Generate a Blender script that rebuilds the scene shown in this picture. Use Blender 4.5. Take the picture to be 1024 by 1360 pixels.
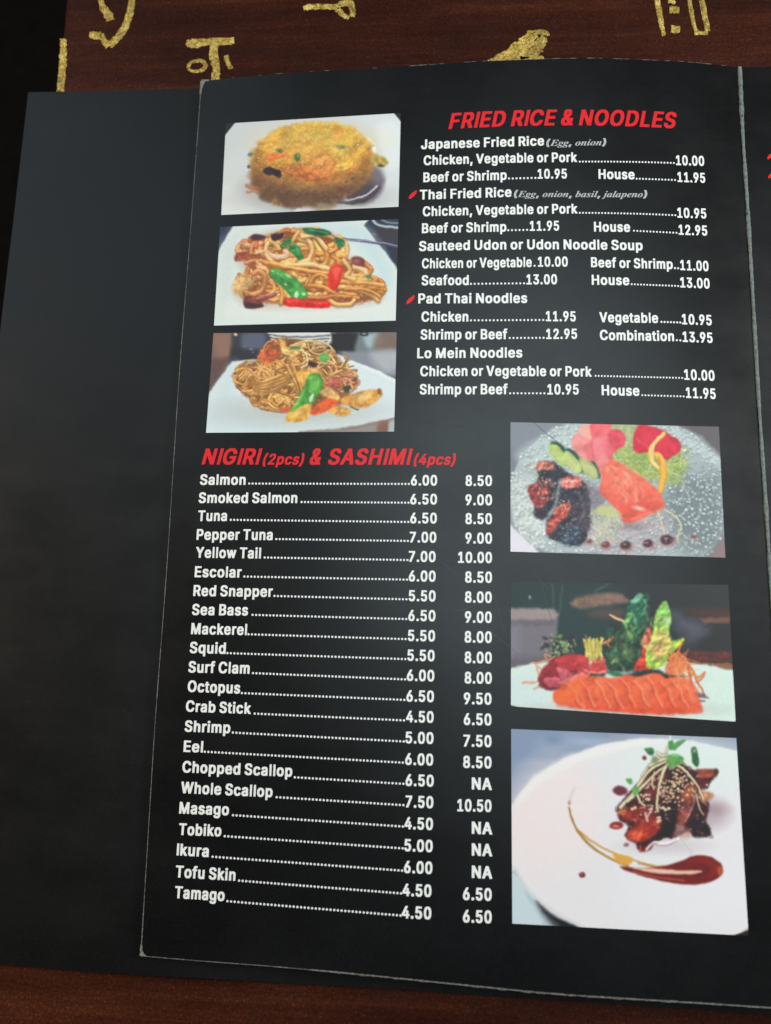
import bpy, math, random
import numpy as np
from mathutils import Matrix, Vector
from mathutils.geometry import tessellate_polygon

# ---------------------------------------------------------------- camera, room light, exposure
for o in list(bpy.data.objects): bpy.data.objects.remove(o)
scene=bpy.context.scene; COL=scene.collection
FOC=1022.0                                        # focal length, in units of 1/1360 of the picture's height
CAM=np.array([.10498,-.22363,.28118]); CAMR=(.15573,.07853,.02616)
def rot(a,b,c):
    ca,sa,cb,sb,cc,sc=math.cos(a),math.sin(a),math.cos(b),math.sin(b),math.cos(c),math.sin(c)
    return np.array([[cc,-sc,0],[sc,cc,0],[0,0,1]])@np.array([[cb,0,sb],[0,1,0],[-sb,0,cb]])@np.array([[1,0,0],[0,ca,-sa],[0,sa,ca]])
ROT=rot(*CAMR)
cd=bpy.data.cameras.new('camera'); cam=bpy.data.objects.new('camera',cd); COL.objects.link(cam)
M=Matrix(ROT.tolist()).to_4x4(); M.translation=Vector(CAM.tolist()); cam.matrix_world=M
cd.sensor_fit='VERTICAL'; cd.sensor_height=24; cd.sensor_width=18; cd.lens=24*FOC/1360; cd.clip_start=.01; cd.clip_end=50
cd.dof.use_dof=True; cd.dof.focus_distance=.287; cd.dof.aperture_fstop=4.5
scene.camera=cam
w=bpy.data.worlds.new('World'); scene.world=w; w.use_nodes=True
bg=w.node_tree.nodes['Background']; bg.inputs[0].default_value=(.80,.86,.92,1); bg.inputs[1].default_value=.02
def area(name,loc,target,size,size_y,power,col,spread=180):
    l=bpy.data.lights.new(name,'AREA'); l.shape='ELLIPSE'; l.size=size; l.size_y=size_y; l.energy=power; l.color=col; l.spread=math.radians(spread)
    o=bpy.data.objects.new(name,l); COL.objects.link(o); o.location=loc
    d=Vector(target)-Vector(loc); o.rotation_euler=d.to_track_quat('-Z','Y').to_euler(); return o
area('ceiling_lamp',(.27,.10,1.30),(.14,-.12,0),.95,1.05,7.4,(.78,.94,1.0))
area('cool_sheen_fill',(-.85,.65,1.2),(.05,0,0),1.1,1.0,2.7,(.70,.86,1.0))  # unseen cool light added for the sheen on the cover's upper left
area('side_fill',(1.45,.15,.75),(.12,-.15,0),.5,.5,23,(1.0,.98,.95))  # added fill: brightens the print from a low angle, outside the page's reflection
area('warm_lamp',(-1.4,.0,.48),(.05,-.2,0),.35,.35,17,(1.0,.82,.62))
scene.view_settings.view_transform='Standard'; scene.view_settings.look='None'; scene.view_settings.exposure=0; scene.view_settings.gamma=1
scene.render.engine='CYCLES'
scene.cycles.max_bounces=5

# ---------------------------------------------------------------- the sheets: shapes in metres, page corner at the origin
PW,PH=.216,.3375
def page_z(x,y):                                   # the main page bows up between its edge and the fold
    u=x/PW; v=-y/PH
    return (.0067*(1-v)+.0029*v)*4*u*(1-u)+(-.0011*(1-v)+.0072*v)*u
def face_z(x,y):                                   # the facing page beyond the fold
    v=-y/PH; d=x-PW
    return (-.0011*(1-v)+.0072*v)+ -d*.05
COVER_Z=-.0021; TABLE_Z=-.0040
def cover_z(x,y): return COVER_Z+0*x
def table_z(x,y): return TABLE_Z+0*x
def lay(pts,zf,lift=0.0):
    """points measured in the photograph (1024 x 1360) -> where they lie on a sheet"""
    p=np.asarray(pts,float).reshape(-1,2)
    d=np.stack([(p[:,0]-512)/FOC,-(p[:,1]-680)/FOC,-np.ones(len(p))],1)@ROT.T
    z=np.zeros(len(p))
    for _ in range(9):
        t=(z-CAM[2])/d[:,2]; X=CAM+d*t[:,None]; z=zf(X[:,0],X[:,1])+lift
    X[:,2]=z
    return X

def link(name,me,mats,parent=None):
    o=bpy.data.objects.new(name,me); COL.objects.link(o)
    for m in (mats if isinstance(mats,(list,tuple)) else [mats]): me.materials.append(m)
    if parent: o.parent=parent
    return o
def meshof(name,verts,faces,smooth=False):
    me=bpy.data.meshes.new(name); me.from_pydata([tuple(map(float,v)) for v in verts],[],[tuple(int(i) for i in f) for f in faces])
    if smooth: me.polygons.foreach_set('use_smooth',[True]*len(me.polygons))
    me.update(); return me
def tag(o,label=None,cat=None,group=None,kind=None):
    for k,v in (('label',label),('category',cat),('group',group),('kind',kind)):
        if v: o[k]=v
    return o

# ---------------------------------------------------------------- materials
def srgb(c): return [((v/255)/12.92 if v/255<.04045 else ((v/255+.055)/1.055)**2.4) for v in c[:3]]
class Mat:
    def __init__(s,name):
        s.m=bpy.data.materials.new(name); s.m.use_nodes=True; s.t=s.m.node_tree; s.b=s.t.nodes['Principled BSDF']
        s.co=s.t.nodes.new('ShaderNodeTexCoord').outputs['Object']
    def node(s,t,**k):
        n=s.t.nodes.new(t)
        for a,b in k.items(): setattr(n,a,b)
        return n
    def l(s,a,b): s.t.links.new(a,b)
    def set(s,**k):
        for a,b in k.items():
            i=s.b.inputs[a.replace('_',' ')]; i.default_value=(list(b)+[1] if isinstance(b,(list,tuple)) and len(b)==3 and i.type=='RGBA' else b)
        return s
    def noise(s,scale,detail=3,rough=.6,stretch=None,co=None):
        n=s.node('ShaderNodeTexNoise'); n.inputs['Scale'].default_value=scale; n.inputs['Detail'].default_value=detail; n.inputs['Roughness'].default_value=rough
        src=co or s.co
        if stretch:
            mp=s.node('ShaderNodeMapping'); mp.inputs['Scale'].default_value=stretch[:3]
            if len(stretch)>3: mp.inputs['Rotation'].default_value=(0,0,stretch[3])
            s.l(src,mp.inputs[0]); src=mp.outputs[0]
        s.l(src,n.inputs['Vector']); return n.outputs['Fac']
    def ramp(s,fac,stops):
        r=s.node('ShaderNodeValToRGB'); e=r.color_ramp.elements
        while len(e)<len(stops): e.new(.5)
        for i,(p,c) in enumerate(stops): e[i].position=p; e[i].color=(c,c,c,1) if not isinstance(c,(tuple,list)) else tuple(c)+(1,)
        s.l(fac,r.inputs[0]); return r.outputs[0]
    def mul(s,a,b,f=1.0,mode='MULTIPLY'):
        m=s.node('ShaderNodeMix',data_type='RGBA',blend_type=mode); 
        for i,v in ((6,a),(7,b)):
            if isinstance(v,(tuple,list)): m.inputs[i].default_value=tuple(v)+(1,)
            else: s.l(v,m.inputs[i])
        if isinstance(f,float): m.inputs[0].default_value=f
        else: s.l(f,m.inputs[0])
        return m.outputs[2]
    def bump(s,h,strength,dist=.0002):
        b=s.node('ShaderNodeBump'); b.inputs['Strength'].default_value=strength; b.inputs['Distance'].default_value=dist
        s.l(h,b.inputs['Height']); s.l(b.outputs[0],s.b.inputs['Normal'])
BLACK=tuple(srgb((12,12,13)))
def laminate(name,base,r0,r1,spec=.5):
    """black printed sheet under a worn satin laminate"""
    m=Mat(name)
    wear=m.noise(22,5,.65); fine=m.noise(1500,2,.7); big=m.noise(9,3,.5)
    smear=m.noise(38,4,.7,(.5,1.4,1,.7)); fleck=m.noise(700,1,.5)
    c=m.mul(tuple(base),m.ramp(fine,[(.3,(.55,.55,.6)),(.7,(1.6,1.55,1.45))]),1.0)
    m.l(c,m.b.inputs['Base Color'])
    rr=m.ramp(wear,[(.3,r0),(.72,r1)]); rr=m.mul(rr,m.ramp(smear,[(.35,.93),(.65,1.05)])); rr=m.mul(rr,m.ramp(fleck,[(.76,1.),(.80,1.35)])); m.l(rr,m.b.inputs['Roughness'])
    b1=m.node('ShaderNodeBump'); b1.inputs['Strength'].default_value=.6; b1.inputs['Distance'].default_value=.0006; m.l(big,b1.inputs['Height'])
    b2=m.node('ShaderNodeBump'); b2.inputs['Strength'].default_value=.5; b2.inputs['Distance'].default_value=.000022; m.l(fine,b2.inputs['Height']); m.l(b1.outputs[0],b2.inputs['Normal']); m.l(b2.outputs[0],m.b.inputs['Normal'])
    m.set(Specular_IOR_Level=spec); return m.m
PAGE=laminate('black_page_laminate',BLACK,.29,.38,.44)
COVER=laminate('black_cover_laminate',tuple(srgb((13,13,13))),.34,.42,.42)
def ink(name,c,rough=.45,spec=.5,var=.08):
    m=Mat(name); f=m.noise(900,2,.6); m.l(m.mul(tuple(srgb(c)),m.ramp(f,[(.3,1-var),(.7,1.)])),m.b.inputs['Base Color']); m.set(Roughness=rough,Specular_IOR_Level=spec); return m.m
WHITE=ink('white_print',(244,247,244)); RED=ink('red_print',(232,18,30)); GREY=ink('grey_script_print',(186,190,190))
EDGE=ink('worn_paper_edge',(138,134,128),.8,.2,.55); FOLDP=ink('worn_fold_paper',(120,129,125),.7,.3,.5); NICK=ink('scuffed_laminate',(46,50,52),.7,.3,.3)
SCR=ink('hairline_scuff',(70,78,80),.5,.5,.3)
def photo_mat():
    m=Mat('printed_photograph'); a=m.node('ShaderNodeAttribute',attribute_name='ink'); m.l(a.outputs['Color'],m.b.inputs['Base Color']); m.set(Roughness=.46,Specular_IOR_Level=.6); return m.m
PHOTO=photo_mat()
def wood():
    m=Mat('dark_red_brown_lacquer')
    g=m.noise(75,8,.7,(.12,2.2,1,.06)); v=m.noise(14,4,.6,(.5,1.3,1)); sp=m.noise(1050,3,.85); sc=m.noise(240,3,.7,(.25,1,1,.04))
    c=m.ramp(g,[(.30,(.027,.0056,.0025)),(.52,(.044,.0098,.0038)),(.72,(.070,.018,.0072))])
    c=m.mul(c,m.ramp(v,[(.3,.55),(.7,1.3)])); c=m.mul(c,m.ramp(sp,[(.30,.45),(.60,1.15),(.72,3.2)]))
    c=m.mul(c,m.ramp(sc,[(.25,.5),(.36,1.)]),.7)
    m.l(c,m.b.inputs['Base Color']); m.l(m.ramp(m.noise(120,4,.7),[(.3,.36),(.7,.55)]),m.b.inputs['Roughness']); m.bump(m.noise(420,4,.7),.6,.00012); m.set(Specular_IOR_Level=.14)
    return m.m
def gold():
    m=Mat('gold_paint'); sp=m.noise(650,5,.95); bl=m.noise(110,3,.6)
    c=m.ramp(sp,[(.38,(.09,.045,.004)),(.46,(.46,.28,.025)),(.54,(.72,.50,.07)),(.61,(1.,.9,.42))]); c=m.mul(c,m.ramp(bl,[(.3,.55),(.6,1.)])); m.l(c,m.b.inputs['Base Color'])
    m.set(Metallic=.2,Roughness=.38); m.bump(sp,1.,.0006); return m.m
WOOD=wood(); GOLD=gold()
# ---------------------------------------------------------------- printed photographs (colour of the ink, computed with numpy)
class Canvas:
    """A small painter.  Author coordinates are divided by k to get canvas samples."""
    def __init__(s, w, h, k, bg, seed):
        s.k=k; s.W=int(w/k)+2; s.H=int(h/k)+2
        s.a=np.empty((s.H,s.W,3)); s.a[:]=np.array(bg,float)/255
        s.r=np.random.default_rng(seed)
        s.yy,s.xx=np.mgrid[0:s.H,0:s.W].astype(float); s.xx*=k; s.yy*=k
        s.n1=s.fbm(60,4); s.n2=s.fbm(18,3); s.n3=s.fbm(7,2)
    def fbm(s,size,octs,seed=None):
        out=np.zeros((s.H,s.W)); amp=1.0; tot=0
        for o in range(octs):
            c=max(size/s.k,1.0); gh=int(s.H/c)+3; gw=int(s.W/c)+3
            g=s.r.random((gh,gw)); y=np.arange(s.H)/c; x=np.arange(s.W)/c
            yi=y.astype(int); xi=x.astype(int); fy=(y-yi)[:,None]; fx=(x-xi)[None]
            fy=fy*fy*(3-2*fy); fx=fx*fx*(3-2*fx)
            v=(g[yi][:,xi]*(1-fx)+g[yi][:,xi+1]*fx)*(1-fy)+(g[yi+1][:,xi]*(1-fx)+g[yi+1][:,xi+1]*fx)*fy
            out+=amp*v; tot+=amp; amp*=.55; size/=2
        return out/tot-.5
    def box(s,x0,y0,x1,y1):
        k=s.k; a=max(int(x0/k)-1,0); b=min(int(x1/k)+2,s.W); c=max(int(y0/k)-1,0); d=min(int(y1/k)+2,s.H)
        return (slice(c,max(d,c)),slice(a,max(b,a)))
    def mix(s,sl,m,col):
        col=np.asarray(col,float)
        if col.ndim==1: col=col/255
        s.a[sl]=s.a[sl]*(1-m[...,None])+col*m[...,None]
    def poly(s,pts,col,soft=2.5,al=1.0,smooth=False,wob=0,tex=0,grad=None):
        pts=np.array(pts,float)
        if smooth: pts=spl(pts,6,True)
        m=soft+wob+3; sl=s.box(pts[:,0].min()-m,pts[:,1].min()-m,pts[:,0].max()+m,pts[:,1].max()+m)
        X=s.xx[sl]; Y=s.yy[sl]
        if X.size==0: return
        if wob: X=X+s.n2[sl]*wob*2; Y=Y+s.n3[sl]*wob*2
        d2=np.full(X.shape,1e9); ins=np.zeros(X.shape,bool)
        for (x0,y0),(x1,y1) in zip(pts,np.roll(pts,-1,0)):
            ex,ey=x1-x0,y1-y0; L=ex*ex+ey*ey+1e-9
            t=np.clip(((X-x0)*ex+(Y-y0)*ey)/L,0,1)
            d2=np.minimum(d2,(X-x0-t*ex)**2+(Y-y0-t*ey)**2)
            if y0!=y1:
                c=((y0>Y)!=(y1>Y))&(X<(x1-x0)*(Y-y0)/(y1-y0)+x0); ins^=c
        d=np.sqrt(d2); d=np.where(ins,d,-d)
        a=np.clip(d/soft*.5+.5,0,1)*al
        c=np.array(col,float)/255*np.ones(X.shape+(3,))
        if grad is not None:
            c2,ang=grad; u=X*math.cos(ang)+Y*math.sin(ang); u=(u-u.min())/(np.ptp(u)+1e-9)
            c=c*(1-u[...,None])+np.array(c2,float)/255*u[...,None]
        if tex: c=c*(1+tex*(1.3*s.n2[sl]+.35*s.n3[sl])[...,None])
        s.mix(sl,a,np.clip(c,0,1))
    def ell(s,x,y,rx,ry,col,soft=3,al=1.0,rot=0,wob=0,tex=0,shade=0):
        R=max(rx,ry)*(1+soft/min(rx,ry))+wob+2; sl=s.box(x-R,y-R,x+R,y+R)
        X=s.xx[sl]-x; Y=s.yy[sl]-y
        if X.size==0: return
        if wob: X=X+s.n2[sl]*wob*2; Y=Y+s.n3[sl]*wob*2
        c,t=math.cos(rot),math.sin(rot); u=X*c+Y*t; v=-X*t+Y*c
        q=np.sqrt((u/rx)**2+(v/ry)**2); d=(1-q)*min(rx,ry)
        a=np.clip(d/soft*.5+.5,0,1)*al
        cc=np.array(col,float)/255*np.ones(X.shape+(3,))
        if shade: cc=cc*(1-shade*(Y/ry*.5+ (q**2)*.4)[...,None])
        if tex: cc=cc*(1+tex*(1.3*s.n2[sl]+.35*s.n3[sl])[...,None])
        s.mix(sl,a,np.clip(cc,0,1))
    def line(s,pts,w,col,soft=2.0,al=1.0,rnd=.55,w2=None,hl=None,curve=True):
        """a rounded strand: w = half width, rnd = how much darker its sides are"""
        pts=np.array(pts,float)
        if curve and len(pts)>2: pts=spl(pts,5,False)
        w2=w if w2 is None else w2
        m=max(w,w2)+soft+1; sl=s.box(pts[:,0].min()-m,pts[:,1].min()-m,pts[:,0].max()+m,pts[:,1].max()+m)
        X=s.xx[sl]; Y=s.yy[sl]
        if X.size==0: return
        best=np.full(X.shape,1e9); side=np.zeros(X.shape); n=len(pts)-1
        for i in range(n):
            x0,y0=pts[i]; x1,y1=pts[i+1]; ex,ey=x1-x0,y1-y0; L=ex*ex+ey*ey+1e-9
            t=np.clip(((X-x0)*ex+(Y-y0)*ey)/L,0,1); ww=w+(w2-w)*(i+t)/n
            dx=X-x0-t*ex; dy=Y-y0-t*ey; q=np.sqrt(dx*dx+dy*dy)/ww
            u=q<best; best=np.where(u,q,best); side=np.where(u,dy/ww,side)
        a=np.clip((1-best)*max(w,w2)/soft*.5+.5,0,1)*al
        q=np.clip(best,0,1); sh=1-rnd*(.55*q**2+.3*np.clip(side,-1,1))+.1*rnd
        c=np.array(col,float)/255*sh[...,None]
        if hl is not None:
            h=np.clip(1-((side+.35)**2*9+ (q-.35)**2*6),0,1)*hl; c=c*(1-h[...,None])+h[...,None]
        s.mix(sl,a,np.clip(c,0,1))
    def dots(s,n,x0,y0,x1,y1,r0,r1,cols,al=1.0,inside=None,soft=1.5,asp=1.0):
        for _ in range(n):
            x=s.r.uniform(x0,x1); y=s.r.uniform(y0,y1)
            if inside is not None and not inside(x,y): continue
            r=s.r.uniform(r0,r1); c=cols[s.r.integers(len(cols))]
            s.ell(x,y,r*asp,r,c,soft,al*s.r.uniform(.6,1),s.r.uniform(0,3.14))
    def blur(s,r=1.0):
        g=np.array([math.exp(-(i/r)**2/2) for i in range(-3,4)]); g/=g.sum()
        for ax in (0,1):
            p=np.pad(s.a,[(3,3) if i==ax else (0,0) for i in range(3)],mode='edge')
            s.a=sum(g[i]*np.take(p,np.arange(i,i+s.a.shape[ax]),ax) for i in range(7))
    def warp(s,amp,size,x0=None):
        """push colours about by a smooth random field so that no outline stays ruler-drawn"""
        u=s.fbm(size,3)*2*amp; v=s.fbm(size,3)*2*amp
        s.a=s.sample(s.xx+u,s.yy+v)
    def relief(s,pts,am,size,soft=14,warm=0.0):
        """uneven surface inside an outline: lumps that catch the light on their upper left"""
        old=s.a.copy(); h=s.fbm(size,2); gy,gx=np.gradient(h); e=-(gx*.6+gy)*size/s.k*am*.30
        f=np.clip(1+e+h*am*.3,.4,1.6)[...,None]; lit=np.clip(old*f+np.clip(f-1.25,0,1)*.25,0,1)
        s.a[:]=old; m=s.mask(pts,soft)*np.clip((np.ptp(old,axis=-1)+.55-old.mean(-1))*4,0,1); s.a=old*(1-m[...,None])+lit*m[...,None]
    def mask(s,pts,soft):
        keep=s.a; s.a=np.zeros_like(keep); s.poly(pts,(255,255,255),soft,1,True); m=s.a[...,0]; s.a=keep; return m
    def grain(s,am):
        s.a=np.clip(s.a*(1+am*s.n3[...,None])+am*.25*s.r.standard_normal((s.H,s.W,1)),0,1)
    def sample(s,X,Y):
        x=np.clip(X/s.k,0,s.W-1.001); y=np.clip(Y/s.k,0,s.H-1.001); xi=x.astype(int); yi=y.astype(int)
        fx=(x-xi)[...,None]; fy=(y-yi)[...,None]; a=s.a
        return (a[yi,xi]*(1-fx)+a[yi,xi+1]*fx)*(1-fy)+(a[yi+1,xi]*(1-fx)+a[yi+1,xi+1]*fx)*fy
def spl(p,n,closed):
    p=np.asarray(p,float); N=len(p); out=[]
    for i in range(N if closed else N-1):
        g=(lambda k:p[k%N]) if closed else (lambda k:p[min(max(k,0),N-1)])
        a,b,c,d=g(i-1),g(i),g(i+1),g(i+2)
        for t in np.arange(n)/n:
            out.append(.5*((2*b)+(c-a)*t+(2*a-5*b+4*c-d)*t*t+(3*b-a-3*c+d)*t**3))
    if not closed: out.append(p[-1])
    return np.array(out)
def lerp(a,b,t): return [a[i]+(b[i]-a[i])*t for i in range(3)]
INK=(30,30,31)

def paint_rice():
    c=Canvas(1024,610,2.0,(206,210,209),11); R=c.r
    # plate: soft greys and a rim
    c.poly([(0,300),(0,0),(1024,0),(1024,120),(600,60),(300,110),(130,230)],(196,202,204),40,.5)
    c.poly([(700,40),(980,40),(980,540),(830,540),(900,330),(840,150)],(214,220,222),30,.8,True)
    c.poly([(850,110),(965,90),(975,300),(900,320)],(226,231,232),22,.8,True)
    c.poly([(30,420),(180,470),(300,560),(960,520),(960,620),(20,620)],(222,224,222),20,.7,True)
    c.poly([(800,170),(830,190),(842,240),(815,235)],(250,250,248),8,1,True)
    c.ell(520,480,330,70,(150,146,144),45,.65)
    c.ell(230,430,90,70,(176,172,166),35,.5)
    # spoon at the right
    c.ell(778,420,112,92,(92,84,92),14,1,-.6); c.ell(800,390,85,70,(118,108,120),20,.9,-.6)
    c.ell(770,455,80,40,(64,56,64),16,.8,-.5)
    c.line([(660,492),(720,492),(800,465),(850,420)],3.5,(232,228,232),3.5,1,0)
    c.line([(640,505),(720,512),(800,490),(862,430)],6,(58,50,54),5,.8,0)
    c.poly([(415,556),(470,520),(530,500),(560,520),(480,556)],(232,232,232),6,.95,True)
    c.poly([(520,520),(640,505),(600,548),(545,550)],(150,126,74),12,.6,True)
    dome=[(208,250),(235,205),(300,140),(380,108),(480,92),(600,95),(700,115),(770,160),(812,215),(825,290),(815,360),(770,420),(700,470),(640,497),(560,512),(470,525),(380,525),(300,510),(240,470),(212,420),(195,370),(195,300)]
    c.poly(dome,(200,150,74),10,1,True,wob=12)
    pp=spl(np.array(dome,float),4,True)
    def inside(x,y):
        i=False
        for (x0,y0),(x1,y1) in zip(pp,np.roll(pp,-1,0)):
            if (y0>y)!=(y1>y) and x<(x1-x0)*(y-y0)/(y1-y0)+x0: i=not i
        return i
    def tone(x,y):
        edge=330+70*math.sin(max(0,min(1,(x-200)/620))*3.14)       # where the top turns into the side
        s_=1/(1+math.exp(-(y-edge)/22)); v=np.clip((y-100)/260,0,1)
        top=lerp([230,184,80],[216,146,66],v); low=lerp([164,114,70],[108,78,58],np.clip((y-edge)/110,0,1))
        return lerp(top,low,s_)
    for _ in range(900):                                            # clumps
        x=R.uniform(190,830); y=R.uniform(88,530)
        if not inside(x,y): continue
        cl=[np.clip(q*(1+R.normal(0,.07)),0,255) for q in tone(x,y)]; r=R.uniform(12,26)
        c.ell(x,y,r,r*.6,cl,10,.6,R.uniform(-.5,.5),wob=4,shade=.22)
    for _ in range(1900):                                           # grains
        x=R.uniform(190,830); y=R.uniform(88,530)
        if not inside(x,y): continue
        cl=[np.clip(q*(1+R.normal(.02,.10)),0,255) for q in tone(x,y)]; r=R.uniform(4,8)
        c.ell(x,y,r,r*.5,cl,3,.45,R.uniform(0,3.14),shade=.3)
    # warm shading patches of shrimp / egg, folds
    c.poly([(470,290),(520,245),(590,250),(640,290),(625,340),(560,365),(500,350)],(226,146,84),22,.62,True,tex=.5)
    c.poly([(380,320),(450,315),(560,350),(600,375),(560,405),(500,400),(420,380)],(208,112,70),16,.55,True,tex=.6)
    c.poly([(275,268),(310,250),(365,243),(378,258),(330,280),(290,290)],(222,104,52),8,.9,True,tex=.4)
    c.poly([(620,120),(660,112),(672,140),(640,156)],(196,122,56),10,.7,True)
    c.poly([(600,225),(650,215),(705,260),(718,300),(690,330),(640,338),(622,318),(665,300),(660,265),(618,262)],(226,180,84),7,.85,True,tex=.4)
    c.line([(622,318),(650,326),(690,318),(712,290)],2.5,(140,92,40),4,.6,0)
    c.line([(232,205),(300,190),(350,196),(420,192),(500,205),(560,225)],3,(150,102,44),6,.5,0)
    c.line([(560,225),(600,260),(632,300),(610,340)],4,(166,92,44),6,.55,0)
    c.line([(350,330),(390,360),(460,370),(520,392),(590,378)],4,(120,60,40),6,.5,0)
    c.poly([(262,330),(285,322),(340,345),(345,372),(318,368),(258,355)],(40,34,40),5,.95,True)
    c.poly([(300,345),(342,340),(340,378),(312,366)],(34,28,34),5,.9,True)
    c.ell(338,237,20,11,(52,84,62),4,.95,.2); c.ell(432,270,17,21,(44,88,50),5,.95); c.ell(438,266,6,8,(100,150,90),4,.7)
    c.ell(662,215,24,11,(60,90,66),4,.95,.1); c.ell(655,212,8,5,(120,150,120),3,.7)
    c.ell(186,258,12,11,(70,90,86),4,.9); c.ell(178,322,9,7,(60,78,80),3,.9); c.ell(186,262,5,5,(150,170,170),3,.8)
    c.line([(170,420),(200,432),(235,440)],9,(182,110,70),5,.9); c.line([(172,455),(200,448),(225,455)],7,(190,124,84),4,.9)
    c.line([(190,415),(188,400),(200,385)],4,(160,110,70),4,.6)
    c.poly([(815,262),(850,258),(890,275),(905,300),(885,322),(850,315),(818,312)],(190,164,84),7,1,True,wob=6,tex=.5)
    c.ell(872,315,16,8,(52,48,40),5,.9); c.line([(800,215),(830,210)],5,(200,170,110),4,.8)
    c.line([(810,355),(790,385),(760,405)],4,(210,170,150),5,.6,0)
    c.poly([(300,470),(450,455),(620,450),(700,465),(600,510),(400,525)],(80,58,50),34,.5,True)
    for q in ((485,393,9),(690,400,7),(530,450,6),(720,380,6)): c.ell(q[0],q[1],q[2],q[2]*.7,(90,46,36),4,.6)
    c.dots(90,300,380,760,500,1.5,3,[(222,180,130),(236,210,170)],.6,inside)
    c.relief(dome,.42,70,20); c.relief(dome,.22,18,12); c.ell(540,190,240,70,(244,208,116),60,.4); c.poly([(195,300),(215,230),(250,250),(225,330),(240,420),(215,420)],(120,80,48),18,.5,True); c.poly([(812,215),(825,290),(815,360),(770,420),(770,350),(785,270)],(132,92,54),18,.45,True); c.poly([(240,360),(420,420),(620,430),(790,360),(760,440),(640,500),(470,525),(300,505),(230,450)],(98,68,52),26,.42,True); c.dots(420,200,110,760,340,1.5,3.2,[(250,226,160),(255,240,200)],.75,inside); c.dots(260,200,340,790,500,1.5,3,[(206,160,110),(80,50,36)],.6,inside); c.warp(5,26); c.blur(.8)
    c.poly([(0,0),(112,0),(112,84),(50,162),(0,230)],INK,3); c.poly([(930,0),(1024,0),(1024,140),(976,86),(940,42)],INK,3)
    return c

def noodle(c,cx,cy,rx,ry,n,cols,w,L=(60,160),bend=1.4,hl=.25,rnd=.6,ang=None,al=1.0):
    R=c.r
    for i in range(n):
        t=R.uniform(0,6.283); q=math.sqrt(R.uniform(0,1)); x=cx+rx*q*math.cos(t); y=cy+ry*q*math.sin(t)
        a=R.uniform(0,6.283) if ang is None else R.normal(ang,.5); l=R.uniform(*L); b=R.normal(0,bend)
        pts=[]; st=5
        for k in range(st+1):
            pts.append((x,y)); x+=math.cos(a)*l/st; y+=math.sin(a)*l/st*.75; a+=b/st
        pts=[(cx+(px-cx)*min(1,1/max(1e-6,math.hypot((px-cx)/(rx*1.08),(py-cy)/(ry*1.08)))),cy+(py-cy)*min(1,1/max(1e-6,math.hypot((px-cx)/(rx*1.08),(py-cy)/(ry*1.08))))) for px,py in pts]
        cl=cols[R.integers(len(cols))]; j=R.normal(1,.06)
        ww=R.uniform(*w)
        
        c.line(pts,ww,[min(255,v*j) for v in cl],1.8,al,rnd,hl=hl)

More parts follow.
